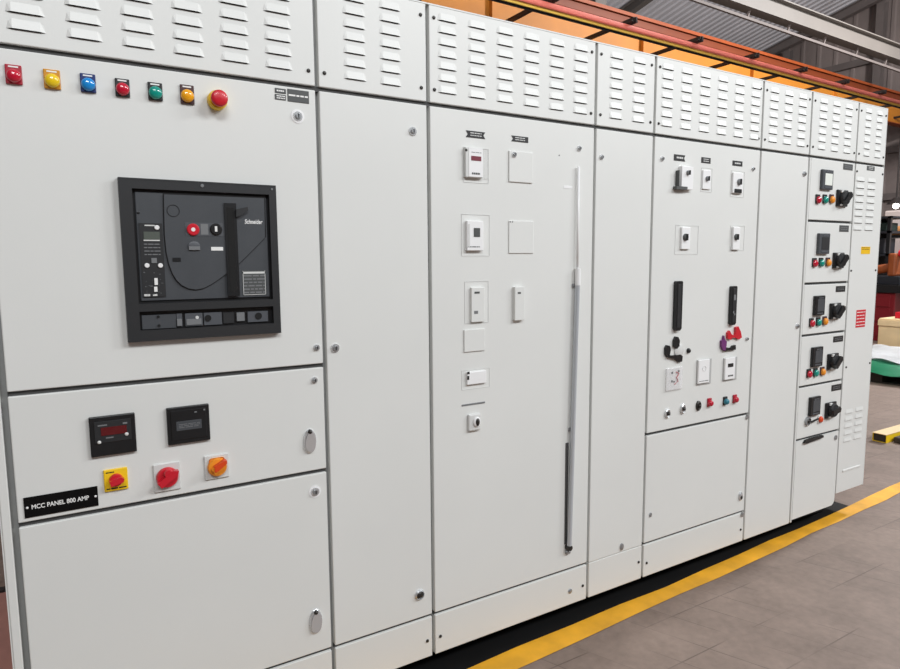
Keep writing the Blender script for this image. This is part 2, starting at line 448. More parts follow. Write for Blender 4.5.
for s in BRS:
    mb = MB(); mb.bar(bl(s, -0.0, 5.2), bl(s, -1.27, 5.2), 0.08, 0.05)
    o = obj('bracket', mb, DKIRON, cb)
    mb = MB()
    mb.bar(bl(s, -.86, 5.165), bl(s, -1.26, 5.165), 0.14, 0.025)
    mb.bar(bl(s, -1.25, 5.13), bl(s, -1.25, 5.22), 0.03, 0.10)
    obj('bar_clamp', mb, DKIRON, o)
def cbar(name, dy, m, lb, r):
    mb = MB(); zz = 5.085 if m is BARY else 5.105; p = [bl(0, dy, zz), bl(20.7, dy, zz)]
    mb.bar(p[0], p[1], r, r * 1.2)
    mb.bar(p[0] - Vector((0, 0, r * .62)), p[1] - Vector((0, 0, r * .62)), r * .5, r * .3)
    tag(obj(name, mb, m), lb, 'conductor bar', 'conductor bars along the crane beam')
cbar('conductor_bar', -0.95, BARB, 'black conductor bar on the crane beam brackets, lowest in view', 0.074)
cbar('conductor_bar', -1.04, BARY, 'dull yellow conductor bar between the black and red ones on the crane beam', 0.05)
cbar('conductor_bar', -1.125, BARR, 'pinkish red conductor bar outermost on the crane beam brackets', 0.055)

# ------------------------------------------------------------------ cubicles
XS = [-0.109, 0.617, 0.9495, 1.6014, 1.890, 2.5316, 2.885, 3.272, 3.5374]
G = 0.0056      # half of a vertical seam
H = 0.0055      # half of a horizontal seam
LBL_T = ['white cubicle at the left end with black circuit breaker and coloured pilot lamps',
         'plain narrow white cubicle directly right of the black circuit breaker',
         'white cubicle with a long vertical rod and a column of pale meters',
         'plain narrow white cubicle between the vertical rod and the two black bars',
         'white cubicle with two upright black bars above rows of small switches',
         'plain narrow white cubicle just left of the stack of five drawers',
         'white cubicle stacked with five drawers, each with black meter and rotary handle',
         'last white cubicle at the right end with red and yellow stickers on a louvered door']
GRP = 'cubicles of the white motor control panel'
CUB = []
def front(name, p, x0, x1, z0, z1, m=PAINT, y0=0.0, y1=0.019, bev=0.0022):
    mb = MB(); mb.box(x0, x1, y0, y1, z0, z1, bev=bev, seg=2)
    return obj(name, mb, m, p)
for i in range(8):
    x0, x1 = XS[i], XS[i + 1]
    zb = 0.122 if i == 7 else ZB
    t = thing('switchgear_cubicle', LBL_T[i], 'electrical panel', ((x0 + x1) / 2, 0.3, zb), GRP)
    CUB.append(t)
    bx0 = -0.134 if i == 0 else x0 + 0.0006
    mb = MB(); mb.box(bx0, x1 - 0.0006, 0.0195, 0.62, zb + 0.004, ZT - 0.004)
    obj('enclosure_body', mb, [FRAMEG], t)
    if i == 0:
        pb = MB(); pb.box(-0.134, -0.1165, 0.0, 0.0192, zb, ZT, bev=0.002); obj('corner_post', pb, PAINT, t)
    # side and top skin in door colour
    if i in (0, 7):
        mb = MB()
        if i == 0: mb.box(-0.1362, -0.1342, 0.001, 0.62, zb, ZT)
        else: mb.box(x1 - 0.0004, x1 + 0.0016, 0.0, 0.62, zb, ZT)
        obj('side_cover', mb, PAINT, t)
    mb = MB(); mb.box(bx0, x1 - 0.0006, 0.0, 0.62, ZT - 0.0038, ZT); obj('top_cover', mb, PAINT, t)
    a = x0 + (0.006 if i == 0 else G); b = x1 - G if i < 7 else x1 - 0.0005
    # louvered top cover
    mb = MB(); mb.box(a, b, 0.0, 0.019, Z1 + H, ZT - 0.0042, bev=0.002, seg=2)
    cols = {0: [-.016 + .1068 * k for k in range(6)], 1: [.725, .831], 2: [1.015 + .1032 * k for k in range(6)], 3: [1.695, 1.806],
            4: [1.953 + .1052 * k for k in range(6)], 5: [2.606, 2.709, 2.812], 6: [2.975, 3.08, 3.185], 7: [3.36, 3.463]}[i]
    for xc in cols:
        for r in range(7): louver(mb, xc, 1.7845 + r * 0.0333, 0.070 if i == 0 else (0.066 if i < 7 else 0.06))
    obj('louver_cover', mb, [PAINT, SLOT], t)
    for sx in (a + 0.0155, b - 0.0165):
        for sz in (1.7905, 1.9885): screw(t, sx, sz)
    # dark gasket line under the cover
    mb = MB(); mb.box(a - G, b + (G if i < 7 else 0), 0.0085, 0.0194, Z1 - H - .001, Z1 + H + .001); obj('gasket', mb, GASKET, t)
def ab(i): return XS[i] + (0.006 if i == 0 else G), (XS[i + 1] - G if i < 7 else XS[i + 1] - 0.0005)
def gask(i, z):
    a, b = ab(i); mb = MB(); mb.box(a, b, 0.0085, 0.0194, z - H - .001, z + H + .001); obj('gasket', mb, GASKET, CUB[i])
def kick(i, z=ZK, zb=ZB):
    a, b = ab(i); front('kick_plate', CUB[i], a, b, zb, z - 0.004)
    for sx in (a + 0.018, b - 0.018): screw(CUB[i], sx, (z + zb) / 2 - 0.012)

# -- generic devices -----------------------------------------------------------
def plate(name, p, l, t, r, b, d, m, label=None, y0=0.0, bev=0.0015):
    x0, x1, z0, z1 = quad2(l, t, r, b, y0, y0 - d)
    mb = MB(); mb.box(x0, x1, y0 - d, y0 + 0.0005, z0, z1, bev=min(bev, d * 0.45), seg=2)
    return obj(name, mb, m, p, label)
def outline(name, p, l, t, r, b, d, w, m, label=None):                # thin raised rim
    x0, x1, z0, z1 = quad(l, t, r, b)
    mb = MB()
    mb.box(x0, x1, -d, 0.0005, z1 - w, z1); mb.box(x0, x1, -d, 0.0005, z0, z0 + w)
    mb.box(x0, x0 + w, -d, 0.0005, z0 + w, z1 - w); mb.box(x1 - w, x1, -d, 0.0005, z0 + w, z1 - w)
    return obj(name, mb, m, p, label)
def dome(name, p, x, z, r, d, m, y=0.0, sx=1.0, sz=1.0, rim=0.35):
    mb = MB(); pr = [(r, -0.001), (r, d * rim)]
    for k in range(1, 6):
        a = k / 5 * math.pi / 2
        pr.append((r * math.cos(a), d * rim + d * (1 - rim) * math.sin(a)))
    mb.lathe(x, z, pr, 24, sx, sz, y=y)
    return obj(name, mb, m, p, smooth=50)

# ===== cubicle 1 =====
c = CUB[0]; a, b = ab(0)
ZD1, ZD2 = 1.0195, 0.7245
front('door', c, a, b, ZD1 + H, Z1 - H); front('door', c, a, b, ZD2 + H, ZD1 - H); front('door', c, a, b, ZK + H, ZD2 - H)
kick(0); gask(0, ZD1); gask(0, ZD2); gask(0, ZK)
for (l, t, r, bb, bez, lens, lab) in [(5.2, 64.6, 22, 84.4, REDB, REDL, 'red pilot lamp on red bezel'), (43.6, 69.4, 60.4, 89.2, AMBB, YELL, 'yellow pilot lamp on amber bezel'),
        (80.2, 73.6, 95.8, 92.6, BLUB, BLUL, 'blue pilot lamp on navy bezel'), (115, 78.6, 129.8, 97, LBL, REDL, 'red pilot lamp on black bezel'),
        (147.8, 82.4, 162.6, 100.6, LBL, GRNL, 'teal pilot lamp on black bezel'), (180, 84.8, 194.3, 104.2, BRNB, AMBL, 'amber pilot lamp on brown bezel')]:
    o = plate('pilot_lamp', c, l, t, r, bb, 0.005, bez, lab)
    x0, x1, z0, z1 = quad(l, t, r, bb, -0.005); w = x1 - x0
    zc = z0 + (z1 - z0) * 0.42
    dome('lens', o, (x0 + x1) / 2, zc, w * 0.46, 0.012, lens, y=-0.005)
    mb = MB(); mb.box(x0 + w * .2, x1 - w * .2, -0.0056, -0.0048, z1 - w * .2, z1 - w * .1); obj('lettering', mb, WHITEI, o)
# emergency stop
x, z = at(216.4, 101.2)
mb = MB(); mb.lathe(x, z, [(.0215, -.001), (.0225, .004), (.0225, .017), (.0205, .021), (.016, .021), (.015, .019)], 32)
es = obj('emergency_stop_button', mb, YELP, c, 'red mushroom emergency stop in yellow collar')
mb = MB(); mb.lathe(x, z, [(.011, .018), (.011, .026), (.0185, .028), (.0195, .033), (.0188, .0375), (.016, .040), (.009, .0415), (.0005, .042)], 32)
obj('mushroom_head', mb, REDP, es, smooth=50)
# label plates top right
lp = plate('label_plate', c, 274.8, 88.4, 286, 93.4, 0.0015, LBLG); lp2 = plate('label_plate', c, 274.8, 94.4, 286, 100, 0.0015, LBLG); lp3 = plate('label_plate', c, 287.4, 90, 309, 102.6, 0.0015, LBLG)
for o, (l, t, r, bb), rows in ((lp, (276.5, 89.6, 284, 92.4), 1), (lp2, (276.5, 95.2, 284.8, 99.4), 2), (lp3, (288.5, 94.6, 307.5, 97.8), 1)):
    x0, x1, z0, z1 = quad(l, t, r, bb); stripes('lettering', x0, x1, z0, z1, rows, -0.0016, WHITEI, o, 0.5)
for wp in ((297.7, 116.3), (315, 491.5)):
    x, z = at(*wp); mb = MB(); mb.lathe(x, z, [(.0175, -.0005), (.0175, .0012), (.011, .0012)], 24); obj('washer', mb, PLATEW, c)
lock(c, 297.7, 116.3); lock(c, 316.5, 347.5, True); lock(c, 314.3, 380, True); lock(c, 315, 491.5)
# swing handles: oval dish with a paddle lever
def swing(p, px, py, w, h):
    x, z = at(px, py); 
    mb = MB(); mb.lathe(x, z, [(1, -.001), (1, .003), (.9, .006), (.72, .006), (.66, .002)], 28, w / 2, h / 2)
    o = obj('swing_handle', mb, CHROME, p, 'oval chrome swing handle')
    mb = MB(); n = 18
    poly = []
    for k in range(n):
        q = 2 * math.pi * k / n; tz = math.sin(q); wid = 0.30 + 0.18 * (0.5 - tz / 2)
        poly.append((x + math.cos(q) * w * wid, z + tz * h * 0.40 - h * 0.02))
    mb.prism(poly, -0.002, -0.009); obj('lever', mb, CHROME, o)
    dome('key_cap', o, x, z + h * 0.40, w * 0.17, 0.010, DSTEEL, y=-0.003)
    return o
swing(c, 309.6, 441, .036, .068); swing(c, 315.6, 621, .038, .072)

# air circuit breaker
fq = [at(118.2, 176.4, -.012), at(275.4, 186.3, -.012), at(280.8, 332.4, -.012), at(127.8, 342.9, -.012)]
fx0 = (fq[0][0] + fq[3][0]) / 2; fx1 = (fq[1][0] + fq[2][0]) / 2; fz1 = (fq[0][1] + fq[1][1]) / 2; fz0 = (fq[2][1] + fq[3][1]) / 2
YB = -0.003      # depth of the breaker fascia
iq = [at(131.4, 187.8, -.012), at(269.4, 195.3, -.012), at(271.8, 299, -.012), at(138.8, 304.3, -.012)]
ix0 = (iq[0][0] + iq[3][0]) / 2; ix1 = (iq[1][0] + iq[2][0]) / 2; iz1 = (iq[0][1] + iq[1][1]) / 2; iz0 = (iq[2][1] + iq[3][1]) / 2
sq = [at(136.2, 311.6, -.012), at(271.8, 306.4, -.012), at(272.7, 323.9, -.012), at(138.8, 330, -.012)]
sz1 = (sq[0][1] + sq[1][1]) / 2; sz0 = (sq[2][1] + sq[3][1]) / 2
mb = MB()
for (x0, x1, z0, z1) in ((fx0, ix0, fz0, fz1), (ix1, fx1, fz0, fz1), (ix0, ix1, iz1, fz1), (ix0, ix1, sz1, iz0), (ix0, ix1, fz0, sz0)):
    mb.box(x0, x1, -0.016, 0.001, z0, z1)
mb.box(fx0 + .002, fx1 - .002, -0.0165, -0.0155, fz1 - .004, fz1 - .002)
acb = obj('circuit_breaker', mb, BLACKM, c, 'large black air circuit breaker in square bezel')
mb = MB(); mb.box(ix0, ix1, YB, 0.0008, iz0, iz1); obj('recess_back', mb, BLACK, acb)
w, h = ix1 - ix0, iz1 - iz0
bx = lambda u: ix0 + u * w
bz = lambda v: iz1 - v * h
def bc(cx, cy): return at(cx / 3.347 + 100, cy / 3.347 + 160, YB - .005)   # from a close look at the breaker
mb = MB(); mb.box(ix0 + .006, ix1 - .005, YB - .004, YB, iz0 + .006, iz1 - .006, bev=.0015); obj('front_panel', mb, CHAR, acb)
cov = [bc(*q) for q in [(210, 108), (211, 180), (213, 250), (219, 310), (228, 350), (240, 382), (254, 405), (272, 422), (294, 433), (320, 437), (346, 432), (372, 419), (400, 400), (428, 379), (470, 345), (515, 300), (556, 258), (553, 122)]]
mb = MB(); cxm = sum(q[0] for q in cov) / len(cov); czm = sum(q[1] for q in cov) / len(cov)
mb.prism(cov, YB - .0045, YB - .003); obj('cover_edge', mb, BLACK, acb)
cov2 = [(cxm + (q[0] - cxm) * .975, czm + (q[1] - czm) * .968) for q in cov]
mb = MB(); mb.prism(cov2, YB - .0085, YB - .003); obj('front_cover', mb, CHAR, acb)
YC = YB - .0085
def bq(l, t, r, bb, y): 
    q = quad(l / 3.347 + 100, t / 3.347 + 160, r / 3.347 + 100, bb / 3.347 + 160, y); return q
def bbox(name, l, t, r, bb, m, d=.001, y=None, parent=None, label=None):
    y = YC if y is None else y
    x0, x1, z0, z1 = bq(l, t, r, bb, y); mb = MB(); mb.box(x0, x1, y - d, y + .0006, z0, z1); return obj(name, mb, m, parent or acb, label)
def bdisc(name, cx, cy, rp, m, d=.003, y=None, parent=None, label=None):
    y = YC if y is None else y
    x, z = at(cx / 3.347 + 100, cy / 3.347 + 160, y); r = rp / 3.347 * 0.00228
    mb = MB(); mb.lathe(x, z, [(r, -.0006), (r, d * .7), (r * .85, d), (r * .1, d)], 20, y=y); return obj(name, mb, m, parent or acb, label)
# close/open buttons
o = bbox('button_surround', 286, 210, 412, 254, CHAR2, .0008)
b1 = bdisc('open_button', 311, 233, 21, REDP, .005, label='red push button'); b2 = bdisc('close_button', 388, 232, 21, BLACK, .005, label='black push button')
bdisc('button_mark', 311, 233, 8, WHITEI, .0054, parent=b1); bbox('button_mark', 383, 222, 391, 240, WHITEI, .0056, parent=b2)
bbox('button_legend', 337, 214, 362, 250, GREYP, .0012)
# indicator window, legends, counter
x, z = at(315 / 3.347 + 100, 288 / 3.347 + 160, YC)
mb = MB(); mb.lathe(x, z, [(.0135, -.0006), (.0135, .003), (.012, .0035), (.0005, .0035)], 24, 1, .8, y=YC); o = obj('indicator_window', mb, CHAR2, acb)
bbox('window_pane', 297, 289, 334, 301, GREYP, .0042, parent=o)
bbox('rating_text', 372, 291, 412, 303, WHITEI, .0006)
bbox('counter_window', 243, 327, 270, 340, BLACK, .0012)
x, z = at(245 / 3.347 + 100, 170 / 3.347 + 160, YC)
mb = MB(); mb.lathe(x, z, [(.0142, -.0004), (.0142, .0008), (.0128, .0008), (.0128, -.0004)], 28, y=YC); obj('lock_ring', mb, BLACK, acb)
# charging handle slot and lever
bbox('handle_slot', 421, 145, 461, 455, BLACK, .0035)
bbox('slot_channel', 429, 160, 452, 440, SLOT, .004)
hp = [bc(*q) for q in [(452, 166), (490, 158), (492, 170), (470, 186), (452, 192)]]
mb = MB(); mb.prism(hp, YC - .009, YC); obj('charging_handle', mb, BLACKM, acb)
x0, x1, z0, z1 = bq(484, 197, 544, 216, YC)
text('brand_lettering', 'Schneider', (x0 + x1) / 2, (z0 + z1) / 2, x1 - x0, (z1 - z0) * .8, YC - .0004, WHITEI, acb, 0.2)
rp = bbox('rating_plate', 478, 370, 555, 452, LBLG, .0012, y=YB - .004, label='silver-edged rating plate')
x0, x1, z0, z1 = bq(479, 371, 554, 451, YB - .0052)
stripes('lettering', x0 + .001, x1 - .001, z0 + .002, z1 - .008, 6, YB - .0054, GREYP, rp, 0.4)
mb = MB(); mb.box(x0, x1, YB - .0056, YB - .005, z1 - .007, z1 - .002)
for q in ((x0, x0 + .0012, z0, z1), (x1 - .0012, x1, z0, z1), (x0, x1, z0, z0 + .0012)): mb.box(q[0], q[1], YB - .0056, YB - .005, q[2], q[3])
obj('plate_border', mb, PLATEG, rp)
# trip unit on the left
YT = YB - .004
tu = bbox('trip_unit', 137, 212, 214, 458, BLACKM, .003, y=YT, label='electronic trip unit with small screen')
YT2 = YT - .003
bbox('display', 146, 240, 200, 266, LCDG, .001, y=YT2, parent=tu)
bbox('display_edge', 146, 267, 200, 271, PLATEG, .0008, y=YT2, parent=tu)
for (cx, cy, r) in ((190, 226, 8), (157, 353, 8), (202, 353, 8)): bdisc('dial', cx, cy, r, PLATEW, .003, y=YT2, parent=tu)
bbox('keypad', 172, 328, 190, 345, GREYP, .002, y=YT2, parent=tu)
x0, x1, z0, z1 = bq(148, 276, 202, 322, YT2); stripes('lettering', x0, x1, z0, z1, 4, YT2 - .0003, GREYP, tu, .28)
x0, x1, z0, z1 = bq(144, 366, 212, 454, YT2)
mb = MB()
for k in range(26):
    u, v = random.random(), random.random(); sx, sz = random.uniform(.001, .004), random.uniform(.0006, .0016)
    mb.box(x0 + u * (x1 - x0 - sx), x0 + u * (x1 - x0 - sx) + sx, YT2 - .0008, YT2 + .0003, z0 + v * (z1 - z0 - sz), z0 + v * (z1 - z0 - sz) + sz)
obj('dip_switches', mb, GREYP, tu)
bbox('switch_levers', 182, 395, 193, 418, WHITEI, .002, y=YT2, parent=tu); bbox('switch_levers', 181, 424, 192, 441, WHITEI, .002, y=YT2, parent=tu)
bbox('settings_text', 149, 217, 183, 221, PLATEG, .0006, y=YT2, parent=tu); bbox('settings_text', 148, 449, 168, 456, PLATEG, .0006, y=YT2, parent=tu); bbox('settings_text', 177, 449, 192, 455, PLATEG, .0006, y=YT2, parent=tu)
bdisc('panel_screw', 128, 176, 5, BLACK, .001, y=YT)
# racking slot at the bottom
mb = MB(); mb.box(ix0, ix1, YB, .0008, sz0, sz1); rk = obj('racking_slot', mb, BLACK, acb)
def rb(name, l, t, r, bb, m, d, label=None):
    x0, x1, z0, z1 = quad(l / 5.294 + 120, t / 5.294 + 300, r / 5.294 + 120, bb / 5.294 + 300, YB - d); mb = MB(); mb.box(x0, x1, YB - d, YB + .0005, z0, z1, bev=.0006); return obj(name, mb, m, rk, label)
rb('slot_cover', 116, 78, 298, 152, CHAR, .004); rb('racking_block', 300, 72, 330, 142, CHAR2, .004); rb('racking_block', 345, 70, 438, 138, CHAR2, .005)
rb('slider', 302, 100, 328, 138, GREYP, .007); rb('slider', 352, 100, 432, 132, GREYP, .007)
rb('racking_block', 444, 66, 540, 132, CHAR2, .004); rb('position_window', 546, 66, 604, 124, BLACKM, .005); rb('slider', 618, 66, 660, 112, GREYP, .006); rb('racking_block', 676, 60, 784, 116, CHAR2, .005)
def rd(cx, cy, r, m):
    x, z = at(cx / 5.294 + 120, cy / 5.294 + 300, YB - .005); mb = MB(); mb.lathe(x, z, [(r, -.0005), (r, .0022), (r * .1, .0022)], 18, y=YB - .005); obj('socket', mb, m, rk)
rd(466, 95, .0075, SLOT); rd(733, 84, .0085, SLOT); rd(408, 92, .004, PLATEG); rd(203, 88, .003, SLOT); rd(207, 135, .003, SLOT)
bdisc('bezel_screw', 342, 86, 6, GREYP, .0015, y=-.016); bdisc('bezel_screw', 575, 98, 4, GREYP, .0015, y=-.016)

# meters and switches of the middle door
def digital_meter(q, label):
    x0, x1, z0, z1 = q
    mb = MB(); mb.box(x0, x1, -.009, .0005, z0, z1, bev=.002, seg=2)
    o = obj('digital_meter', mb, BLACK, c, label); return o
def qm(pts, y=-.009):
    p = [at(*q, y) for q in pts]; return (p[0][0] + p[3][0]) / 2, (p[1][0] + p[2][0]) / 2, (p[2][1] + p[3][1]) / 2, (p[0][1] + p[1][1]) / 2
q = qm([(88.7, 418.4), (135, 412.5), (136.8, 451), (91.1, 458.5)]); o = digital_meter(q, 'black square meter with dark red display')
x0, x1, z0, z1 = q; W = x1 - x0
mb = MB(); mb.box(x0 + .1 * W, x1 - .1 * W, -.0105, -.0085, z0 + .33 * W, z1 - .12 * W, bev=.0008); fp = obj('face_plate', mb, CHAR if False else BLACKM, o)
mb = MB(); mb.box(x0 + .24 * W, x0 + .8 * W, -.0115, -.010, z1 - .47 * W, z1 - .27 * W); obj('display', mb, DISP, o)
for u, v, r in ((.19, .62, .004), (.79, .50, .0042)): dome('button', o, x0 + u * W, z1 - v * W, r, .003, PLATEG, y=-.0105)
for u0, u1, v0, v1 in ((.18, .38, .23, .2), (.72, .82, .24, .2), (.34, .5, .55, .52)):
    mb = MB(); mb.box(x0 + u0 * W, x0 + u1 * W, -.011, -.0103, z1 - v0 * W, z1 - v1 * W); obj('lettering', mb, GREYP, o)
q = qm([(166, 408), (209.2, 404.4), (210.3, 439), (168.8, 446.5)]); o = digital_meter(q, 'black square meter without a lit display')
x0, x1, z0, z1 = q; W = x1 - x0
mb = MB(); mb.box(x0 + .08 * W, x1 - .08 * W, -.0108, -.0085, z0 + .1 * W, z1 - .08 * W, bev=.0012); obj('face_plate', mb, BLACK, o)
mb = MB(); mb.box(x0 + .2 * W, x0 + .8 * W, -.0118, -.010, z0 + .34 * W, z1 - .36 * W, bev=.0006); d_ = obj('display', mb, CHAR, o)
stripes('lettering', x0 + .26 * W, x0 + .76 * W, z0 + .4 * W, z1 - .42 * W, 3, -.012, GREYP, o, .35)
mb = MB(); mb.box(x0 + .86 * W, x0 + .9 * W, -.0112, -.0104, z1 - .15 * W, z1 - .11 * W); mb.box(x0 + .64 * W, x0 + .7 * W, -.0112, -.0104, z1 - .18 * W, z1 - .15 * W); obj('status_lights', mb, GREYP, o)

def rotary(l, t, r, bb, pm, km, ang, label, kw=.6, knob_r=.36, clear=False):
    x0, x1, z0, z1 = quad(l, t, r, bb, -.004); W = x1 - x0; xc, zc = (x0 + x1) / 2, (z0 + z1) / 2
    mb = MB(); mb.box(x0, x1, -.005, .0005, z0, z1, bev=.002, seg=2)
    o = obj('rotary_switch', mb, pm, c, label)
    mb = MB(); mb.lathe(xc, zc, [(W * knob_r, .004), (W * knob_r, .010), (W * knob_r * .9, .014), (W * knob_r * .3, .015)], 24)
    kn = obj('knob', mb, km, o)
    mb = MB(); ca, sa = math.cos(ang), math.sin(ang)
    L, T = W * kw, W * .13
    poly = [(-L * .5, -T), (L * .45, -T), (L * .62, 0), (L * .45, T), (-L * .5, T)]
    mb.prism([(xc + px * ca - pz * sa, zc + px * sa + pz * ca) for px, pz in poly], -.026, -.010)
    obj('grip', mb, km, kn)
    return o, (x0, x1, z0, z1)
o, q = rotary(103.8, 468.6, 128, 490.6, YELP, REDP, 0.25, 'red knob on square yellow plate', .55, .30)
stripes('lettering', q[0] + .004, q[1] - .004, q[2] + .003, q[2] + .010, 1, -.0053, LBL, o, .4); stripes('lettering', q[0] + .005, q[0] + .022, q[3] - .010, q[3] - .004, 1, -.0053, LBL, o, .4)
o, q = rotary(153.6, 463, 180.4, 491, PLATEG, REDP, 0.6, 'large red knob under clear wrap', .8, .42)
xc, zc = (q[0] + q[1]) / 2, (q[2] + q[3]) / 2
mb = MB(); mb.lathe(xc + .002, zc + .012, [(.011, .004), (.011, .022), (.009, .025), (.001, .025)], 18); obj('knob_boss', mb, REDP, o)
o, q = rotary(204.6, 454.6, 229, 478.6, PLATEG, ORGP, 0.5, 'orange knob with red-orange grip', .5, .40)
xc, zc = (q[0] + q[1]) / 2, (q[2] + q[3]) / 2 + .005
mb = MB(); mb.box(xc - .019, xc + .019, -.009, -.004, zc - .019, zc + .019, bev=.006, seg=2); obj('escutcheon', mb, ORGP, o)
mb = MB(); mb.prism([(xc - .010, zc - .012), (xc - .002, zc - .010), (xc + .020, zc + .006), (xc + .020, zc + .014), (xc + .012, zc + .014), (xc - .010, zc + .002)], -.030, -.012); obj('grip', mb, ORED, o)
# nameplate
q = qm([(23.3, 498.4), (97.3, 486), (98.7, 505), (24.7, 519)], -.002); x0, x1, z0, z1 = q
mb = MB(); mb.box(x0, x1, -.002, .0003, z0, z1); o = obj('nameplate', mb, NPL, c, 'black nameplate with white lettering')
text('lettering', 'MCC PANEL 800 AMP', (x0 + x1) / 2 - .002, (z0 + z1) / 2, (x1 - x0) * .775, (z1 - z0) * .225, -.0024, WHITEI, o)
for xx in (x0 + .006, x1 - .005): dome('rivet', o, xx, (z0 + z1) / 2, .0026, .002, PLATEW, y=-.002)

# ===== cubicle 2 =====
c = CUB[1]; a, b = ab(1)
front('door', c, a, b, ZK + H, Z1 - H); kick(1); gask(1, ZK)
lock(c, 412.6, 131.3); lock(c, 335, 348)
x, z = at(419.4, 594.5)
mb = MB(); mb.lathe(x, z, [(.0165, -.001), (.0165, .004), (.013, .008), (.011, .004)], 24); o = obj('cam_lock', mb, CHROME, c)
dome('key_core', o, x, z, .0115, .010, DSTEEL)

# ===== cubicle 3 =====
c = CUB[2]; a, b = ab(2)
front('door', c, a, b, ZK + H, Z1 - H); kick(2); gask(2, ZK)
def ribbon(l, t, r, bb, m=LBL, notch=(True, True), rows=2, par=None):
    x0, x1, z0, z1 = quad(l, t, r, bb); zm = (z0 + z1) / 2; n = (x1 - x0) * .1
    poly = [(x0, z0), (x1, z0)] + ([(x1 - n, zm)] if notch[1] else []) + [(x1, z1), (x0, z1)] + ([(x0 + n, zm)] if notch[0] else [])
    mb = MB(); mb.prism(poly, -.0014, .0003); o = obj('label_plate', mb, m, par or c)
    stripes('lettering', x0 + (x1 - x0) * .22, x1 - (x1 - x0) * .2, z0 + (z1 - z0) * .15, z1 - (z1 - z0) * .12, rows, -.0015, PLATEG, o, .36)
ribbon(465.8, 131.4, 485, 138); ribbon(511.2, 136.4, 528, 142, notch=(True, False))
# framed meter with display
outline('mounting_rim', c, 463, 148, 488.5, 183, .0012, .0012, PLATEG)
o = plate('panel_meter', c, 463.6, 147.5, 482.8, 178, .012, PLATEG, 'white meter with small maroon display')
x0, x1, z0, z1 = quad(468.9, 148.6, 482.9, 177, -.0125); mb = MB(); mb.box(x0, x1, -.0132, -.0115, z0, z1); obj('face_plate', mb, PLATEW, o)
x0, x1, z0, z1 = quad(471.2, 156.2, 481.2, 160.8, -.0135); mb = MB(); mb.box(x0, x1, -.014, -.013, z0, z1); obj('display', mb, DISP2, o)
x0, x1, z0, z1 = quad(472, 172, 480, 175.2, -.0135); stripes('lettering', x0, x1, z0, z1, 1, -.0134, LBLG, o, .6)
x0, x1, z0, z1 = quad(471.5, 151.5, 481.5, 153.5, -.0135); stripes('lettering', x0, x1, z0, z1, 1, -.0134, GREYP, o, .3)
x, z = at(466.4, 150, -.0121); dome('rim_screw', o, x, z, .004, .002, DSTEEL, y=-.0118)
x0, x1, z0, z1 = quad(483.2, 149, 487.8, 179); mb = MB(); mb.box(x0, x1, -.006, .0004, z0, z1, bev=.001); obj('side_flange', mb, CLEAR, o)
# blank plate beside it
o = plate('blank_plate', c, 508.4, 151.6, 533, 182.6, .0045, PAINT); x, z = at(513.2, 154.8); inst('plate_screw', LOCKS, o, (x, -.0045, z))
outline('mounting_rim', c, 461.4, 214.5, 489.5, 256, .0012, .0012, PLATEG)
o = plate('panel_meter', c, 465.2, 220.8, 483.4, 250.6, .012, PLATEW, 'white meter with small dark square window')
x0, x1, z0, z1 = quad(473.9, 228, 480, 236.8, -.0125); mb = MB(); mb.box(x0, x1, -.0135, -.0115, z0, z1); obj('display', mb, LBLG, o)
x0, x1, z0, z1 = quad(468, 245.5, 480, 248, -.0125); stripes('lettering', x0, x1, z0, z1, 1, -.0124, GREYP, o, .4)
x0, x1, z0, z1 = quad(468.3, 224, 470, 247, -.0125); mb = MB(); mb.box(x0, x1, -.0128, -.0115, z0, z1); obj('face_line', mb, PLATEG, o)
o = plate('blank_plate', c, 508.4, 220.8, 533.6, 253.4, .0035, PAINT)
for px in (509.6, 511.8):
    x, z = at(px, 221.8); dome('plate_screw', o, x, z, .0025, .0015, GREYP, y=-.0035)
outline('mounting_rim', c, 464.6, 281.2, 488.4, 323, .0012, .0012, PLATEG)
o = plate('switch_module', c, 470, 287.2, 484.6, 322, .009, PAINT, 'pale rectangular switch module')
x0, x1, z0, z1 = quad(474.5, 291.6, 479.6, 293.6, -.009); mb = MB(); mb.box(x0, x1, -.0097, -.0085, z0, z1); obj('mark', mb, LBLG, o)
x0, x1, z0, z1 = quad(474.2, 310.8, 478, 313.8, -.009); mb = MB(); mb.box(x0, x1, -.0097, -.0085, z0, z1); obj('mark', mb, GREYP, o)
o = plate('switch_module', c, 512.6, 286.6, 524.6, 320.4, .013, PAINT, 'pale rectangular switch module with side in shade')
x0, x1, z0, z1 = quad(517.8, 292, 520.8, 293.8, -.013); mb = MB(); mb.box(x0, x1, -.0137, -.0125, z0, z1); obj('mark', mb, LBLG, o)
plate('blank_plate', c, 463.6, 329, 485, 351.4, .0045, PAINT)
# white card with two dark marks
outline('mounting_rim', c, 461.6, 369, 489.5, 388.6, .001, .0011, PLATEG)
o = plate('label_card', c, 466, 371, 486.3, 384, .008, PLATEW, 'bright white label card with two dark marks')
for (l, t, r, bb) in ((467.2, 371.8, 469.6, 374.2), (467.2, 376, 469.2, 379.8)):
    x0, x1, z0, z1 = quad(l, t, r, bb, -.008); mb = MB(); mb.box(x0, x1, -.0087, -.0075, z0, z1); obj('mark', mb, LBL, o)
plate('slot_strip', c, 461.6, 403, 485.2, 404.8, .002, GREYP)
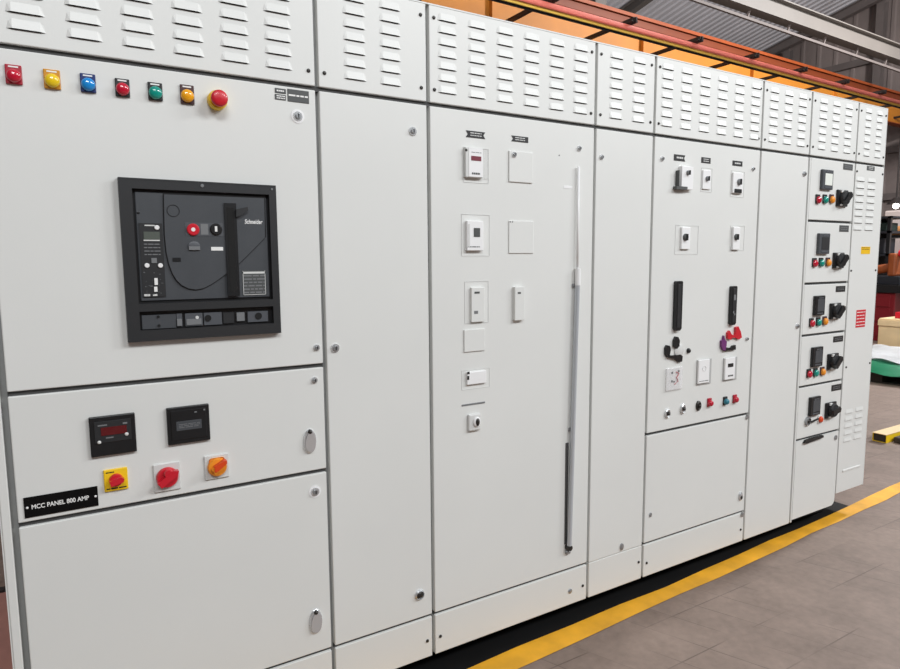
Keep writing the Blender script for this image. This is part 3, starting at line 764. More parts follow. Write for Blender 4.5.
# selector with dark oval knob
o = plate('selector_switch', c, 467.2, 413.2, 481, 431, .010, PLATEG, 'grey selector with dark oval knob', bev=.005)
x, z = at(476.6, 421.6, -.010); mb = MB(); mb.lathe(x, z, [(.016, -.001), (.016, .004), (.012, .006)], 22, .8, 1.0, y=-.010); o2 = obj('collar', mb, PLATEW, o)
mb = MB(); mb.lathe(x, z, [(.0105, 0), (.0105, .008), (.007, .011), (.0004, .012)], 20, .65, 1.15, y=-.010); obj('knob', mb, DSTEEL, o)
lock(c, 579, 148.5, True)
x, z = at(559.2, 155.4); dome('door_stud', c, x, z, .0022, .0015, GREYP)
plate('tag_sticker', c, 563.5, 185.8, 572.5, 188.6, .0008, PLATEW)
# long rod down the door
xt, zt = at(577, 167); xm, zm = at(575.4, 272); xb, zb_ = at(567, 545)
mb = MB(); mb.tube([(xm, -.012, zm - .01), (xb, -.012, zb_ + .003)], .0085, 14)
o = obj('locking_rod', mb, ROD, c, 'long chrome rod fixed down the door')
mb = MB(); mb.tube([(xt, -.008, zt), (xm, -.010, zm - .012)], .0042, 10); obj('upper_rod', mb, PLATEW, o)
mb = MB(); mb.tube([(xm, -.012, zm + .012), (xm + .0003, -.012, zm - .045)], .0098, 14); obj('rod_sleeve', mb, PLATEW, o)
mb = MB(); x1_, z1_ = at(568.6, 470); mb.prism([(x1_ - .016, z1_ + .1), (x1_ - .004, z1_ + .1), (xb - .003, zb_ + .006), (xb - .013, zb_ + .006)], -.003, .0004); obj('rod_groove_shade', mb, GASKET, o)  # dark strip painted for the shadowed groove beside the rod
mb = MB(); mb.lathe(xb + .001, zb_ - .006, [(.012, -.001), (.012, .010), (.010, .018), (.002, .020)], 18); obj('end_knob', mb, DSTEEL, o)
mb = MB(); mb.box(xb - .009, xb + .011, -.010, .0005, zb_ - .032, zb_ - .018, bev=.003); obj('end_guide', mb, STEEL, o)
for s in (.3, .68):
    xx, zz = xt + (xb - xt) * s, zt + (zb_ - zt) * s
    mb = MB(); mb.box(xx - .010, xx + .010, -.006, .0005, zz - .006, zz + .006, bev=.001); obj('rod_guide', mb, STEEL, o)
x, z = at(570, 591); dome('plug', c, x, z, .009, .004, STEEL)

# ===== cubicle 4 =====
c = CUB[3]; a, b = ab(3)
front('door', c, a, b, ZK + .001, Z1 - H); front('kick_plate', c, a, b, ZB, ZK - .001); screw(c, *at(638.5, 562))
x, z = at(621.4, 546.5); mb = MB(); mb.lathe(x, z, [(.009, -.001), (.009, .004), (.006, .006), (.001, .006)], 16, 1, 1.5); obj('door_latch', mb, STEEL, c)
lock(c, 601.3, 157.2, True)

# ===== cubicle 5 =====
c = CUB[4]; a, b = ab(4); ZE = 0.6335
front('door', c, a, b, ZE + H, Z1 - H); front('door', c, a, b, ZK + H, ZE - H); kick(4); gask(4, ZK); gask(4, ZE)
lock(c, 662, 158.8, True); lock(c, 752.8, 169, True)
ribbon(673.8, 154.8, 685, 161, notch=(False, True), rows=1); ribbon(701.2, 157.6, 710.4, 163.2, notch=(False, False)); ribbon(732.4, 161, 742.2, 166, notch=(False, False), rows=1)
def knob_module(l, t, r, bb, kx, ky, d=.010, kr=.0115, m=PLATEW, label=None, rim=None, km=LBLG):
    if rim: outline('mounting_rim', c, *rim, .0012, .0013, PLATEG)
    o = plate('selector_switch', c, l, t, r, bb, d, m, label)
    x, z = at(kx, ky, -d); mb = MB(); mb.lathe(x, z, [(kr, -.001), (kr, .004), (kr * .75, .008), (kr * .1, .009)], 20, y=-d); k = obj('knob', mb, km, o)
    mb = MB(); mb.box(x - kr * .2, x + kr * .2, -d - .013, -d - .007, z - kr * .9, z + kr * .9); obj('grip', mb, LBL, k)
    return o
o = knob_module(678.4, 166.2, 693.4, 190, 687.8, 172.8, .016, .009, PLATEW, 'white selector box with dark edge bracket', None, GREYP)
x0, x1, z0, z1 = quad(676.6, 186.4, 687.4, 189.4, -.017); mb = MB(); mb.box(x0, x1, -.018, .0004, z0, z1); obj('base_bracket', mb, LBLG, o)
x0, x1, z0, z1 = quad(678.4, 170, 679.3, 188, -.017); mb = MB(); mb.box(x0 + .004, x1, -.0175, .0004, z0, z1); obj('base_bracket', mb, LBLG, o)
knob_module(701.8, 170, 711, 189.4, 707, 178.7, .006, .0095, PLATEW, 'white selector with small grey knob', (700.8, 168, 711.8, 192), GREYP)
o = knob_module(731.4, 172.6, 743, 193.4, 739, 182, .008, .0125, PLATEW, 'white selector above a black rectangle', (730.6, 171, 744, 197.2), GREYP)
x0, x1, z0, z1 = quad(734.6, 189, 741.4, 193, -.009); mb = MB(); mb.box(x0, x1, -.012, -.0075, z0, z1, bev=.001); obj('black_tag', mb, BLACK, o)
o = knob_module(680, 227.2, 690.4, 249.2, 685.2, 237.2, .009, .0135, PLATEW, 'white selector in wide square rim', (675, 225.4, 698, 254.2))
o = knob_module(731.2, 227, 740.2, 249.8, 736, 237, .010, .0125, PLATEW, 'white selector in narrow rim', (730, 225.6, 744, 250.6))
for (l, t, r, bb, dots) in ((673, 281, 682.4, 330.8, False), (728.6, 286, 736.8, 325, True)):
    x0, x1, z0, z1 = quad2(l, t, r, bb, 0, -.014); n = (x1 - x0) * .22
    mb = MB(); mb.prism([(x0 + n, z0), (x1 - n, z0), (x1, z0 + n), (x1, z1 - n * .5), (x1 - n * .5, z1), (x0 + n * .5, z1), (x0, z1 - n * .5), (x0, z0 + n)], -.014, .0005)
    o = obj('breaker_bar', mb, BLACK, c, 'upright black breaker bar' + (' with grey marks' if dots else ''))
    mb = MB(); mb.box(x0 + n, x1 - n, -.0155, -.0135, z0 + n * 1.4, z1 - n * 1.4, bev=.0008); obj('face_ridge', mb, BLACKM, o)
    if dots:
        w_ = x1 - x0; hh = z1 - z0
        mb = MB(); mb.box(x0 + .3 * w_, x1 - .3 * w_, -.0165, -.015, z0 + .64 * hh, z0 + .78 * hh); mb.box(x0 + .25 * w_, x0 + .45 * w_, -.0165, -.015, z0 + .3 * hh, z0 + .36 * hh); mb.box(x0 + .5 * w_, x0 + .7 * w_, -.0165, -.015, z0 + .25 * hh, z0 + .3 * hh); obj('mark', mb, GREYP, o)
# rotary drive below the left bar: white hub with black lobes
x, z = at(678.6, 350.5); mb = MB(); mb.lathe(x, z, [(.026, -.001), (.026, .004), (.020, .007), (.001, .007)], 24)
o = obj('rotary_drive', mb, PLATEG, c, 'white hub ringed by black lobes')
def pxpoly(name, pts, d0, d1, m, par, label=None):
    mb = MB(); mb.prism([at(px, py, -d1) for px, py in pts], -d1, -d0); return obj(name, mb, m, par, label)
pxpoly('top_lobe', [(674.3, 346.5), (674.6, 340), (676.3, 336.6), (678.6, 337.2), (680, 340.5), (679.6, 346), (677.5, 348.6)], -.0005, .010, BLACK, o)
pxpoly('side_lobe', [(666, 355), (665.8, 348), (667.3, 345.2), (670.3, 346), (671, 349.5), (669.8, 356)], -.0005, .009, BLACK, o)
pxpoly('foot', [(667, 355.2), (674, 355.6), (680.5, 354.6), (682.8, 356), (682.3, 361.4), (679.5, 362.2), (675.5, 359.4), (667.6, 357.4)], -.0005, .009, BLACK, o)
x, z = at(687.9, 350.6); dome('stop_pin', o, x, z, .010, .012, BLACK, sx=.9)
# red and purple clips on a black foot below the right bar
o = pxpoly('rotary_drive', [(724.6, 347.2), (731.5, 348), (733, 345.8), (735.8, 345), (736, 349.6), (730, 350.4), (724.4, 351)], -.0005, .009, BLACK, c, 'black foot with red and purple clips')
pxpoly('red_clip', [(728, 338.6), (728, 333), (730, 330.6), (731.8, 334.6), (735.5, 335.6), (736.2, 331), (736, 327.4), (738.6, 326.4), (741, 332), (742, 337.4), (739, 339.6), (736.2, 337.8), (732, 337.8), (731.4, 339.8)], -.0005, .010, REDP, o, 'red plastic clip')
pxpoly('purple_clip', [(721.8, 346.5), (721.8, 341), (723.8, 339.6), (724.4, 335.6), (725.2, 339.6), (727, 341.6), (726.6, 346), (725.6, 350.4), (723.6, 350.4)], -.0005, .010, PURP, o, 'purple plastic clip')
lock(c, 746.5, 338.8, True)
# three covered modules
o = plate('pushbutton_cover', c, 665.8, 367.6, 682.4, 390, .003, PLATEW, 'clear cover over red and black marks')
x0, x1, z0, z1 = quad(671, 371, 679.5, 384, -.003)
mb = MB()
for u, v, s in ((.1, .9, 3), (.85, .95, 3.4), (.1, .25, 3), (.35, .2, 2.4)): mb.box(x0 + u * (x1 - x0) - .001 * s, x0 + u * (x1 - x0) + .001 * s, -.006, -.0025, z0 + v * (z1 - z0) - .0012 * s, z0 + v * (z1 - z0) + .0012 * s)
obj('black_marks', mb, LBL, o)
mb = MB(); mb.tube([(x0 + .55 * (x1 - x0), -.005, z1 - .004), (x1 - .006, -.005, z1 - .012), (x0 + .6 * (x1 - x0), -.005, z0 + .5 * (z1 - z0)), (x1 - .01, -.005, z0 + .2 * (z1 - z0)), (x0 + .4 * (x1 - x0), -.005, z0)], .0022, 8); obj('red_mark', mb, REDP, o)
x0, x1, z0, z1 = quad(665.8, 367.6, 682.4, 390, -.010); mb = MB(); mb.box(x0, x1, -.0105, -.0085, z0, z1); obj('clear_cover', mb, CLEAR, o)
o = plate('panel_meter', c, 696.4, 359, 711.4, 384.4, .004, PLATEM, 'white meter with faint dial'); x0, x1, z0, z1 = quad(698.6, 359.8, 709.4, 383, -.010)
mb = MB(); mb.box(x0, x1, -.0105, -.003, z0, z1, bev=.001); f_ = obj('face_plate', mb, PLATEW, o)
mb = MB(); xc, zc = (x0 + x1) / 2, z0 + (z1 - z0) * .62; mb.lathe(xc, zc, [(.011, -.0004), (.011, .0012), (.0095, .0012), (.0095, -.0004)], 22, y=-.0105); obj('dial_ring', mb, PLATEG, o)
stripes('lettering', x0 + .006, x1 - .006, z0 + .006, z0 + .012, 1, -.0107, GREYP, o, .5)
o = plate('panel_meter', c, 722.8, 357.2, 737, 380.4, .004, PLATEM, 'white meter with black window'); x0, x1, z0, z1 = quad(725.2, 357.8, 735, 379.2, -.010)
mb = MB(); mb.box(x0, x1, -.0105, -.003, z0, z1, bev=.001); obj('face_plate', mb, PLATEW, o)
x0, x1, z0, z1 = quad(728, 363.4, 733.2, 367, -.0105); mb = MB(); mb.box(x0, x1, -.0115, -.0095, z0, z1); obj('display', mb, LBL, o)
x0, x1, z0, z1 = quad(728, 374.4, 733.2, 376.8, -.0105); stripes('lettering', x0, x1, z0, z1, 1, -.0107, LBLG, o, .6)
# bottom row of buttons
for px, py, m, sz, nm, lb in ((666.8, 413.2, CHROME, 1.4, 'key_switch', 'chrome key switch'), (682.2, 408.6, CHROME, 1.5, 'key_switch', 'chrome key switch'), (697.8, 405.6, DSTEEL, 1.5, 'key_switch', 'dark key switch')):
    x, z = at(px, py); mb = MB(); mb.lathe(x, z, [(.0135, -.001), (.0135, .006), (.011, .009), (.007, .006)], 20, 1, sz); o = obj(nm, mb, m, c, lb)
    dome('key_core', o, x, z, .008, .016, DSTEEL)
for px, py, lens, lb in ((708.8, 402.2, REDL, 'small red push button'), (724.6, 400.6, GRNL, 'teal push button on black base'), (734.2, 398.6, REDL, 'red push button on dark base')):
    x, z = at(px, py); mb = MB(); mb.box(x - .0125, x + .0125, -.006, .0005, z - .018, z + .018, bev=.003, seg=2); o = obj('push_button', mb, LBL if lens is GRNL else REDB, c, lb)
    dome('button_cap', o, x, z - .003, .0125, .014, TEALB if lens is GRNL else lens, y=-.006)
o = None
x, z = at(740, 496); mb = MB(); mb.lathe(x, z, [(.013, -.001), (.013, .004), (.009, .008), (.001, .008)], 20, 1, 1.5); o = obj('swing_handle', mb, CHROME, c); dome('lever', o, x, z - .004, .008, .012, DSTEEL, sz=1.4)
x, z = at(650.2, 514.6); mb = MB(); mb.lathe(x, z, [(.006, -.001), (.006, .004), (.001, .005)], 14, 1, 1.4); obj('door_stud', mb, STEEL, c)
x, z = at(746.6, 417); mb = MB(); mb.lathe(x, z, [(.009, -.001), (.009, .005), (.001, .006)], 14); obj('door_stud', mb, STEEL, c)
x, z = at(741.8, 514.4); mb = MB(); mb.lathe(x, z, [(.010, -.001), (.010, .005), (.001, .006)], 14); obj('door_stud', mb, STEEL, c)

# ===== cubicle 6 =====
c = CUB[5]; a, b = ab(5)
front('door', c, a, b, ZB, Z1 - H)
lock(c, 804, 174); lock(c, 797, 326.2)

# ===== cubicle 7: five drawers =====
c = CUB[6]; a, b = ab(6)
ZS = [1.4675, 1.1845, 0.9465, 0.707, 0.455]
tops = [Z1] + ZS[:-1]
for zt_, zb2 in zip(tops, ZS): front('drawer_front', c, a + .012, b, zb2 + H, zt_ - H)
for zz in ZS: gask(6, zz)
front('edge_strip', c, a, a + .0105, ZB, Z1 - H)
# lower door with rounded lower right corner
mb = MB(); zl = ZB + .012; rr = .03
poly = [(a + .012, zl), (b - rr, zl)] + [(b - rr + rr * math.sin(k * math.pi / 12), zl + rr - rr * math.cos(k * math.pi / 12)) for k in range(1, 7)] + [(b, ZS[4] - H), (a + .012, ZS[4] - H)]
mb.prism(poly, 0.0, .019); obj('door', mb, PAINT, c)
DR = [((820, 170, 833, 190), True, (843.2, 164, 852.6, 170), [(817.6, 199.2), (824.6, 199.2), (831.2, 199.0)], (835.8, 190.2, 851, 206.8)),
      ((816.5, 233.4, 829.6, 254), False, (839.3, 225.4, 848.5, 231.8), [(814.2, 262.6), (820.8, 262.3), (827.6, 262)], (832.2, 252.6, 847.3, 268.2)),
      ((812.8, 295.5, 824.8, 315), False, (835.8, 286, 845, 291.8), [(811.2, 322.6), (818, 321.6), (824.4, 320.6)], (829, 302.8, 844.7, 318.6)),
      ((810.4, 346.6, 822.7, 366), False, (833.2, 336, 842.8, 341.8), [(808.6, 373.2), (815.2, 372.2), (822, 371)], (826.7, 353, 841.7, 368.6)),
      ((808.2, 396.2, 820.4, 414.6), False, (831.4, 384.4, 841.2, 390.4), [], (824.6, 401.5, 839.2, 416.8))]
for k, (mq, lit, lq, lamps, sw) in enumerate(DR):
    # square black meter
    x0, x1, z0, z1 = quad(*mq); x1 -= .02; W = x1 - x0
    mb = MB(); mb.box(x0, x1, -.013, .0005, z0, z1, bev=.003, seg=2); o = obj('panel_meter', mb, CHAR if k < 2 else BLACK, c, 'black meter with lit pale screen' if lit else 'black square meter')
    mb = MB(); mb.box(x0 + .22 * W, x1 - .1 * W, -.0142, -.012, z0 + .22 * W, z1 - .2 * W, bev=.0006); obj('screen', mb, LCD if lit else (BLACKM if k < 2 else CHAR), o)
    mb = MB(); mb.box(x0 + .3 * W, x1 - .2 * W, -.0146, -.012, z1 - .16 * W, z1 - .1 * W); obj('legend', mb, CHAR2, o); mb = MB(); mb.box(x0 + .2 * W, x1 - .2 * W, -.0146, -.012, z0 + .08 * W, z0 + .15 * W); obj('legend', mb, CHAR2, o)
    x0, x1, z0, z1 = quad(*lq); mb = MB(); mb.box(x0, x1, -.0014, .0003, z0, z1); o = obj('label_plate', mb, LBLG if k < 2 else LBL, c)
    stripes('lettering', x0 + .012, x1 - .012, z0 + .006, z1 - .006, 2, -.0016, GREYP, o, .35)
    for (lx, ly), (lens, cn) in zip(lamps, ((REDL, 'red'), (GRNL, 'teal'), (AMBL, 'amber'))):
        x, z = at(lx, ly)
        mb = MB(); mb.box(x - .020, x + .014, -.005, .0005, z - .019, z + .021, bev=.002); o = obj('pilot_lamp', mb, {'red': LBL, 'teal': LBL, 'amber': BRNB}[cn], c, cn + ' pilot lamp on dark bezel')
        dome('lens', o, x - .002, z - .004, .0155, .012, lens if cn != 'amber' else ORGP, y=-.005, sz=1.05)
    # rotary handle: plate, hub, angled grip with pale tabs
    x0, x1, z0, z1 = quad(*sw); x1 = x0 + .088; zc = (z0 + z1) / 2; xc = (x0 + x1) / 2
    mb = MB(); mb.box(x0, x1, -.010, .0005, z0, z1, bev=.003, seg=2); o = obj('rotary_handle', mb, BLACK, c, 'black rotary handle')
    mb = MB(); mb.lathe(xc + .004, zc, [(.034, .009), (.034, .020), (.030, .026), (.002, .027)], 26); obj('hub', mb, BLACKM, o)
    mb = MB(); ang = .75 if k < 4 else .2; ca, sa = math.cos(ang), math.sin(ang)
    mb.prism([(xc + .006 + u * ca - v * sa, zc + u * sa + v * ca) for u, v in ((-.034, -.012), (.026, -.014), (.034, 0), (.026, .014), (-.034, .012))], -.036, -.018); obj('grip', mb, BLACK, o)
    mb = MB(); mb.box(x0 + .020, x0 + .040, -.016, -.009, z1 - .014, z1 - .002, bev=.001); mb.box(x0 + .020, x0 + .034, -.016, -.009, z0 + .002, z0 + .010, bev=.001); obj('pale_tab', mb, PLATEG, o)
# keys and tag hanging on the lowest drawer
x, z = at(806.8, 421); mb = MB(); mb.lathe(x, z, [(.020, -.001), (.020, .010), (.015, .012), (.014, .004)], 22); o = obj('key_switch', mb, STEEL, c, 'steel key switch on lowest drawer'); dome('key_core', o, x, z, .012, .014, DSTEEL)
p0, p1 = at(809.5, 421.5), at(815.5, 418); mb = MB(); mb.bar((p0[0], -.010, p0[1]), (p1[0], -.014, p1[1]), .006, .006); obj('toggle', mb, BLACK, c)
x, z = at(819.4, 419.2); mb = MB(); mb.box(x - .018, x + .016, -.004, .0005, z - .020, z + .020, bev=.003); o = obj('push_button', mb, PLATEG, c, 'orange-red push button'); dome('button_cap', o, x, z, .015, .012, ORED, y=-.004)
# pull handle and latch of the lower door
pxpoly('pull_handle', [(804.5, 443.4), (806, 440.6), (812, 438.2), (823.5, 435.2), (824, 437.4), (815, 440.6), (807, 443.6)], -.0005, .010, BLACK, c, 'black pull handle')
x, z = at(835.4, 437.4); mb = MB(); mb.lathe(x, z, [(.012, -.001), (.012, .004), (.002, .006)], 16); obj('door_stud', mb, STEEL, c)

# ===== cubicle 8: louvered door =====
c = CUB[7]; a, b = ab(7)
mb = MB(); mb.box(a, b, 0.0, .019, .125, Z1 - H, bev=.002, seg=2)
for xc in (3.323, 3.426):
    for r in range(8): louver(mb, xc, 1.434 + r * .0329, .080)
for r in range(5):
    for xc in (3.352, 3.449): louver(mb, xc, .385 + r * .036, .080)
obj('louvered_door', mb, [PAINT, SLOT], c)
ribbon(866.8, 166.2, 874.4, 170.6, LBLG, (False, False), 2)
screw(c, *at(856.8, 171.3)); screw(c, *at(882.4, 174.3)); screw(c, *at(850.9, 270.7)); screw(c, *at(875.4, 270.2)); screw(c, *at(846, 367.2)); screw(c, *at(869.6, 363))
o = plate('warning_sticker', c, 861, 246.6, 870.2, 254, .0008, STKY, 'yellow warning sticker'); x0, x1, z0, z1 = quad(861.8, 247, 869.6, 250, -.001); stripes('lettering', x0, x1, z0, z1, 2, -.0011, DKIRON, o, .3)
o = plate('warning_sticker', c, 856, 309.8, 865.4, 327.2, .0008, STKR, 'red and white warning sticker'); x0, x1, z0, z1 = quad(856.6, 310.6, 864.9, 326.6, -.001); stripes('lettering', x0, x1, z0, z1, 5, -.0011, WHITEI, o, .22)
x0, x1, z0, z1 = quad(842.6, 466.4, 859.6, 470.2); mb = MB(); mb.box(x0, x1, -.004, .0005, (z0 + z1) / 2 - .006, (z0 + z1) / 2 + .006, bev=.002); obj('lower_rail', mb, PAINT, c)

# ------------------------------------------------------------------ black base channel under the row
bf = thing('base_channel', 'black steel base channel on the floor under the row of white cubicles', 'base frame', (1.6, .3, 0))
mb = MB(); mb.box(-.13, 3.30, .075, .081, .0, ZB); mb.box(-.13, 3.30, .075, .125, ZB - .006, ZB - .0005); mb.box(-.13, 3.30, .075, .125, 0.0015, .007); obj('front_rail', mb, CHANB, bf)
mb = MB(); mb.box(-.13, 3.30, .575, .6, .0, ZB - .0005); obj('rear_rail', mb, CHANB, bf)
mb = MB(); mb.box(3.31, 3.52, .22, .27, 0, .1215); mb.box(3.31, 3.52, .55, .6, 0, .1215); obj('end_support', mb, CHANB, bf)

# ------------------------------------------------------------------ things on the right, past the last cubicle
def atz0(px, py, z=0.0):
    d = ray(px, py); t = (z - CAM.z) / d.z; p = CAM + d * t; return p.x, p.y
# yellow hollow beam on the floor
t = thing('steel_channel', 'yellow hollow steel beam lying on tiles beside the last cubicle', 'steel beam', (5.6, .55, 0))
mb = MB()
for (y0, y1, z0, z1) in ((.525, .528, 0.0, .058), (.613, .616, 0, .058), (.525, .616, .055, .058), (.528, .613, 0, .003)): mb.box(4.93, 7.4, y0, y1, z0, z1)
obj('box_section', mb, YELP, t)
mb = MB(); mb.box(4.925, 7.4, .523, .618, .058, .061); obj('worn_top', mb, WOOD, t)
mb = MB(); mb.box(4.94, 7.4, .529, .612, .004, .054); obj('hollow_shade_fill', mb, WOODD, t)  # dark fill stands for the shade inside the open beam end
bx_, by_ = atz0(896, 443)
mb = MB(); mb.box(bx_, bx_ + .4, by_ - .1, by_ + .02, 0, .04, bev=.006); tag(obj('wood_block', mb, WOODD), 'small dark wood block on the tiles just in front of the yellow beam', 'wood block')
# dark pallet with green tarpaulin and white sheet
t = thing('pallet', 'dark wooden pallet standing under the green tarpaulin', 'pallet', (7.9, 1.7, 0))
for yy in (1.36, 1.72, 2.2):
    mb = MB(); mb.box(7.3, 8.5, yy - .06, yy + .06, .012, .10); obj('stringer', mb, WOODD, t)
for xx in (7.36, 7.9, 8.44):
    mb = MB(); mb.box(xx - .06, xx + .06, 1.28, 2.3, 0, .012); obj('bottom_board', mb, WOODD, t)
for k in range(7):
    xx = 7.34 + k * .185; mb = MB(); mb.box(xx - .05, xx + .05, 1.28, 2.3, .10, .12); obj('deck_board', mb, WOODD, t)
def cloth(name, x0, x1, y0, y1, z, drop, m, lb, seed, cat):
    random.seed(seed); mb = MB(); nx, ny = 22, 22; V = []
    for i in range(nx + 1):
        row = []
        for j in range(ny + 1):
            u, v = i / nx, j / ny
            zz = z + .025 * math.sin(u * 9 + seed) * math.cos(v * 7) + .012 * math.sin(u * 23 + v * 17)
            e = min(u, 1 - u, v, 1 - v)
            zz -= drop * max(0, 1 - e / .12) ** 1.2
            row.append(mb.bm.verts.new((x0 + (x1 - x0) * u + .02 * math.sin(v * 13), y0 + (y1 - y0) * v + .02 * math.sin(u * 15), zz)))
        V.append(row)
    for i in range(nx):
        for j in range(ny): mb.bm.faces.new((V[i][j], V[i + 1][j], V[i + 1][j + 1], V[i][j + 1]))
    r = bmesh.ops.solidify(mb.bm, geom=list(mb.bm.faces), thickness=.004)
    return tag(obj(name, mb, m, smooth=60), lb, cat)
cloth('tarpaulin', 7.22, 8.6, 1.2, 2.42, .17, .06, TARPG, 'green tarpaulin draped over the dark pallet', 3, 'tarpaulin')
cloth('plastic_sheet', 7.5, 8.75, 1.24, 2.4, .225, .03, TARPW, 'crumpled white plastic sheet on top of the green tarpaulin', 5, 'sheet')
# pale plywood crate
t = thing('wooden_crate', 'pale plywood crate standing behind the white sheet', 'crate', (9.1, 2.0, 0))
y0_, zt_ = atx(879, 318, 8.95); 
mb = MB(); mb.box(8.95, 9.7, 1.55, y0_, .04, zt_, bev=.006); obj('box', mb, WOOD, t)
for zz in (.10, zt_ - .09):
    mb = MB(); mb.box(8.93, 8.949, 1.55, y0_, zz, zz + .07); obj('batten', mb, WOOD, t)
for yy in (1.6, y0_ - .12):
    mb = MB(); mb.box(8.95, 9.7, yy, yy + .08, 0, .039); obj('skid', mb, WOODD, t)
# dark red cabinet with black worktop
ya, zr = atx(872, 292, 11.0)
t = thing('tool_cabinet', 'dark red tool cabinet with black top, behind the plywood crate', 'cabinet', (11.3, 2.7, 0))
yl = atx(893.5, 320, 11.0)[0]
mb = MB(); mb.box(11.0, 11.6, yl, ya + .35, .0, zr, bev=.01); obj('cabinet_body', mb, REDCAB, t)
mb = MB(); mb.box(10.95, 11.65, 1.5, ya + .4, zr, zr + .12); obj('worktop', mb, BLACK, t)
mb = MB(); mb.box(11.1, 11.5, 1.5, 1.62, 0, zr); obj('leg', mb, BLACKM, t)
for k in range(3):
    mb = MB(); mb.box(10.985, 10.999, yl + .06, ya + .28, .08 + k * zr / 3.3, .08 + k * zr / 3.3 + .2, bev=.004); obj('drawer', mb, REDCAB, t)
# small red carton
yy_, zz_ = atx(898, 318, 9.0)
mb = MB(); mb.box(9.05, 9.35, yy_ - .2, yy_ + .06, zt_ + .002, zt_ + .08, bev=.004); tag(obj('tool_box', mb, REDP), 'small bright red box lying on top of the plywood crate', 'box')
# orange machine on the worktop
ZW = zr + .12
t = thing('bench_machine', 'orange machine with upright head standing on the black worktop', 'machine', (11.2, 2.4, ZW))
y1_, _ = atx(876, 270, 11.2); y2_, _ = atx(897, 270, 11.2)
zt2 = atx(888, 263, 11.2)[1]; zt3 = atx(893, 252, 11.2)[1]
mb = MB(); mb.box(11.1, 11.4, y2_ - .1, y1_ + .05, ZW, ZW + .13, bev=.01); obj('bed', mb, DKBLUE, t)
mb = MB(); mb.tube([(11.22, y1_ + .05, zt2 - .12), (11.22, (y1_ + y2_) / 2, zt2 - .08), (11.22, y2_, zt2 - .03)], [.075, .07, .05], 14); obj('arm', mb, ORGM, t)
mb = MB(); mb.box(11.1, 11.36, y2_ - .02, y2_ + .10, ZW + .13, zt3 - .02, bev=.03, seg=2); obj('head', mb, ORGM, t)
mb = MB(); mb.lathe(11.2, zt3 - .02, [(.05, 0), (.05, .1), (.02, .14)], 16, y=y2_ - .02); obj('motor', mb, REDP, t)
# storage rack with dark boxes
XR = 13.5
ra = atx(868, 250, XR)[0]; rb_ = atx(889, 250, XR)[0]
zt4 = atx(888, 216, XR)[1]; zm4 = atx(884, 232, XR)[1]
t = thing('storage_rack', 'dark steel storage rack standing behind the orange machine', 'rack', (XR + .3, 4.2, 0))
for xx in (XR, XR + .6):
    for yy in (rb_, ra + .6):
        mb = MB(); mb.box(xx, xx + .06, yy, yy + .06, 0, zt4 + (.55 if yy > rb_ else 0)); obj('upright', mb, BLACK, t)
for zz in (.5, zm4 - .45, zm4 - .02, zt4 - .04):
    mb = MB(); mb.box(XR, XR + .66, rb_, ra + .66, zz, zz + .04); obj('shelf', mb, DKBLUE, t)
mb = MB(); mb.box(XR + .64, XR + .65, atx(886.5, 250, XR + .65)[0], ra + .6, .3, zt4 - .02); obj('back_panel', mb, BLACKM, t)
lbx = ['dark box on the middle shelf of the dark steel rack', 'dark green bin on the top shelf of the dark steel rack']
for k, (f0, f1, zz, hh, m) in enumerate(((.05, .42, zm4 - .41, .30, DKBLUE), (.02, .7, zm4 + .02, .16, mat('dark_green_bin', (22, 40, 36), .5)))):
    yw = ra + .6 - rb_
    mb = MB(); mb.box(XR + .08, XR + .5, rb_ + .08 + f0 * (yw - .1), rb_ + .08 + f1 * (yw - .1), zz, zz + hh, bev=.012)
    tag(obj('storage_box', mb, m), lbx[k], 'box', 'boxes on the storage rack')
# pale machine enclosure beside the rack with a tan bundle on it
yA, zA = atx(884, 211, 16.0); yB_, zB_ = atx(884, 262, 16.0)
t = thing('machine_enclosure', 'pale grey machine enclosure at the far end, below the bright lamp', 'machine', (16.4, 4, 0))
mb = MB(); mb.box(16, 17.2, 1.2, yA, 0.1, zA, bev=.03); obj('housing', mb, PALEWALL, t)
mb = MB(); mb.box(16.1, 17.1, 1.3, yA - .1, 0, .1); obj('base', mb, BLACKM, t)
mb = MB(); mb.box(15.985, 15.999, 1.5, 2.6, .5, zA - .4); obj('access_panel', mb, GREYP, t)
yC_, zC_ = atx(894, 230, 15.0)
t = thing('hand_truck', 'tan padded bundle on a dark trolley in front of the pale enclosure', 'trolley', (15.0, yC_, 0))
mb = MB()
for dx in (-.25, .25):
    mb.bar((15.0 + dx, yC_ + .35, .1), (15.0 + dx, yC_ + .35, zC_ - .16), .04, .04); mb.bar((15.0 + dx, yC_ - .35, .1), (15.0 + dx, yC_ - .35, zC_ - .16), .04, .04)
mb.box(14.7, 15.3, yC_ - .4, yC_ + .4, zC_ - .17, zC_ - .12); obj('frame', mb, BLACK, t)
mb = MB(); mb.lathe(0, 0, [(.001, 0), (.1, .02), (.1, .6), (.001, .62)], 14); 
me, c0 = mb.mesh('bundle', mat('tan_fabric', (176, 120, 72), .8, var=.15, scale=8)); inst('bundle', me, t, (15.0, yC_, zC_ - .02))
for dx in (-.25, .25):
    for dy in (-.35, .35):
        mb = MB(); mb.tube([(15.0 + dx - .02, yC_ + dy, .06), (15.0 + dx + .02, yC_ + dy, .06)], .06, 14); obj('wheel', mb, BLACK, t)
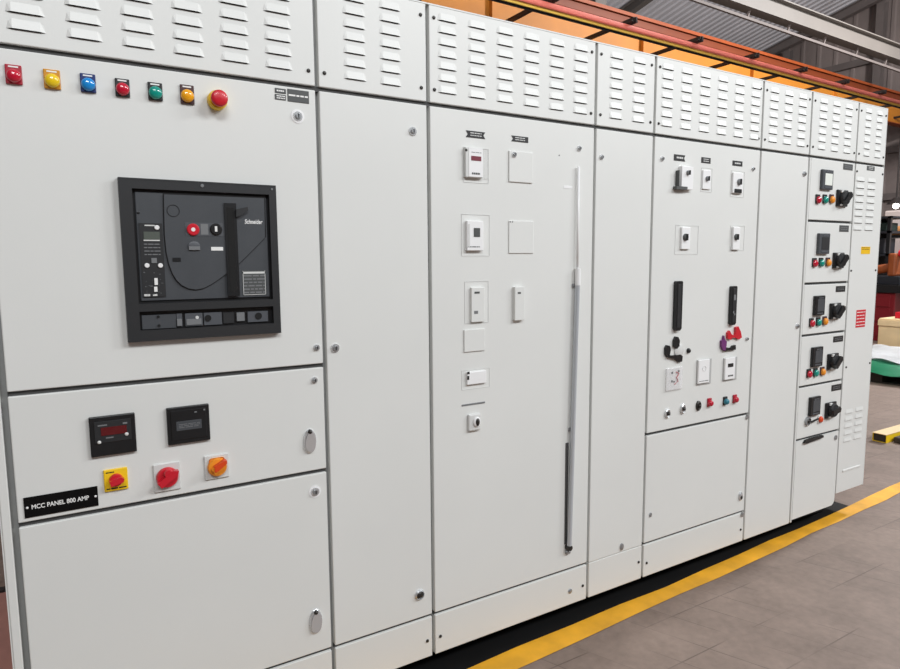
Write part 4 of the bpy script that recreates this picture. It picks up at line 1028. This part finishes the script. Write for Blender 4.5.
# work lamp hanging by the end wall
yl_, zl_ = atx(896, 206, 17.5)
t = thing('hanging_lamp', 'bright round lamp shining at far right in front of the end wall', 'lamp', (17.5, yl_, zl_))
mb = MB(); mb.tube([(17.5, yl_, zl_ + .2), (17.5, yl_, roof_z(yl_) + .01)], .02, 8); obj('drop_rod', mb, DKIRON, t)
mb = MB(); mb.tube([(17.5, yl_, zl_ + .05), (17.5, yl_, zl_ + .2)], [.20, .06], 16); obj('lamp_shade', mb, DKIRON, t)
mb = MB(); bmesh.ops.create_icosphere(mb.bm, subdivisions=3, radius=.068, matrix=Matrix.Translation((17.5, yl_, zl_))); obj('bulb', mb, LAMP, t)
# plank on the floor behind the left end
t = thing('timber_board', 'reddish brown board on the floor behind the left end cubicle', 'board', (-.9, .95, 0))
mb = MB(); mb.box(-1.7, -.15, .66, 1.30, 0, .022, bev=.003); obj('board', mb, WOODB, t)
mb = MB(); mb.box(-1.7, -.15, 1.302, 1.335, 0, .03); obj('edge_strip', mb, DKIRON, t)  # dark strip added for the shadow line along the board's far edge

# ------------------------------------------------------------------ light
w = bpy.data.worlds.new('sky'); SC.world = w; w.use_nodes = True
nt = w.node_tree; bg = nt.nodes['Background']
bg.inputs['Color'].default_value = (0.93, 0.97, 1.0, 1); bg.inputs['Strength'].default_value = 0.40
for i, (lx, ly, lz, tx, pw) in enumerate(((-0.5, -4.6, 5.0, 0.0, 165), (4.0, -4.6, 5.0, 3.0, 215), (9.0, -4.2, 5.4, 6.5, 300))):
    ld = bpy.data.lights.new('front_fill_light', 'AREA'); ld.shape = 'RECTANGLE'; ld.size = 2.4; ld.size_y = 1.0  # added fill lights out of view, brighten the fronts towards upper right
    ld.energy = pw; ld.color = (0.955, 0.98, 1.0)
    lo = bpy.data.objects.new('front_fill_light', ld); C.objects.link(lo); lo.location = (lx, ly, lz)
    lo.rotation_euler = (Vector((tx, 0.0, 2.6)) - Vector((lx, ly, lz))).to_track_quat('-Z', 'Y').to_euler()
SC.view_settings.view_transform = 'Standard'; SC.view_settings.look = 'None'
SC.view_settings.gamma = 1.0; SC.view_settings.use_curve_mapping = False
SC.view_settings.exposure = -0.14

ld = bpy.data.lights.new('crane_fill_light', 'AREA'); ld.size = 1.5; ld.energy = 290; ld.color = (1, .98, .95)  # added fill light out of view, lifts the orange crane web
lo = bpy.data.objects.new('crane_fill_light', ld); C.objects.link(lo); lo.location = (4.5, 0.8, 4.6)
lo.rotation_euler = (Vector((10, 7, 5.3)) - lo.location).to_track_quat('-Z', 'Y').to_euler()
ld = bpy.data.lights.new('roof_fill_light', 'POINT'); ld.shadow_soft_size = .3; ld.energy = 2900; ld.color = (1, .98, .96)  # added fill light out of view, brightens roof sheet and end wall
lo = bpy.data.objects.new('roof_fill_light', ld); C.objects.link(lo); lo.location = (13, 1.0, 6.6)
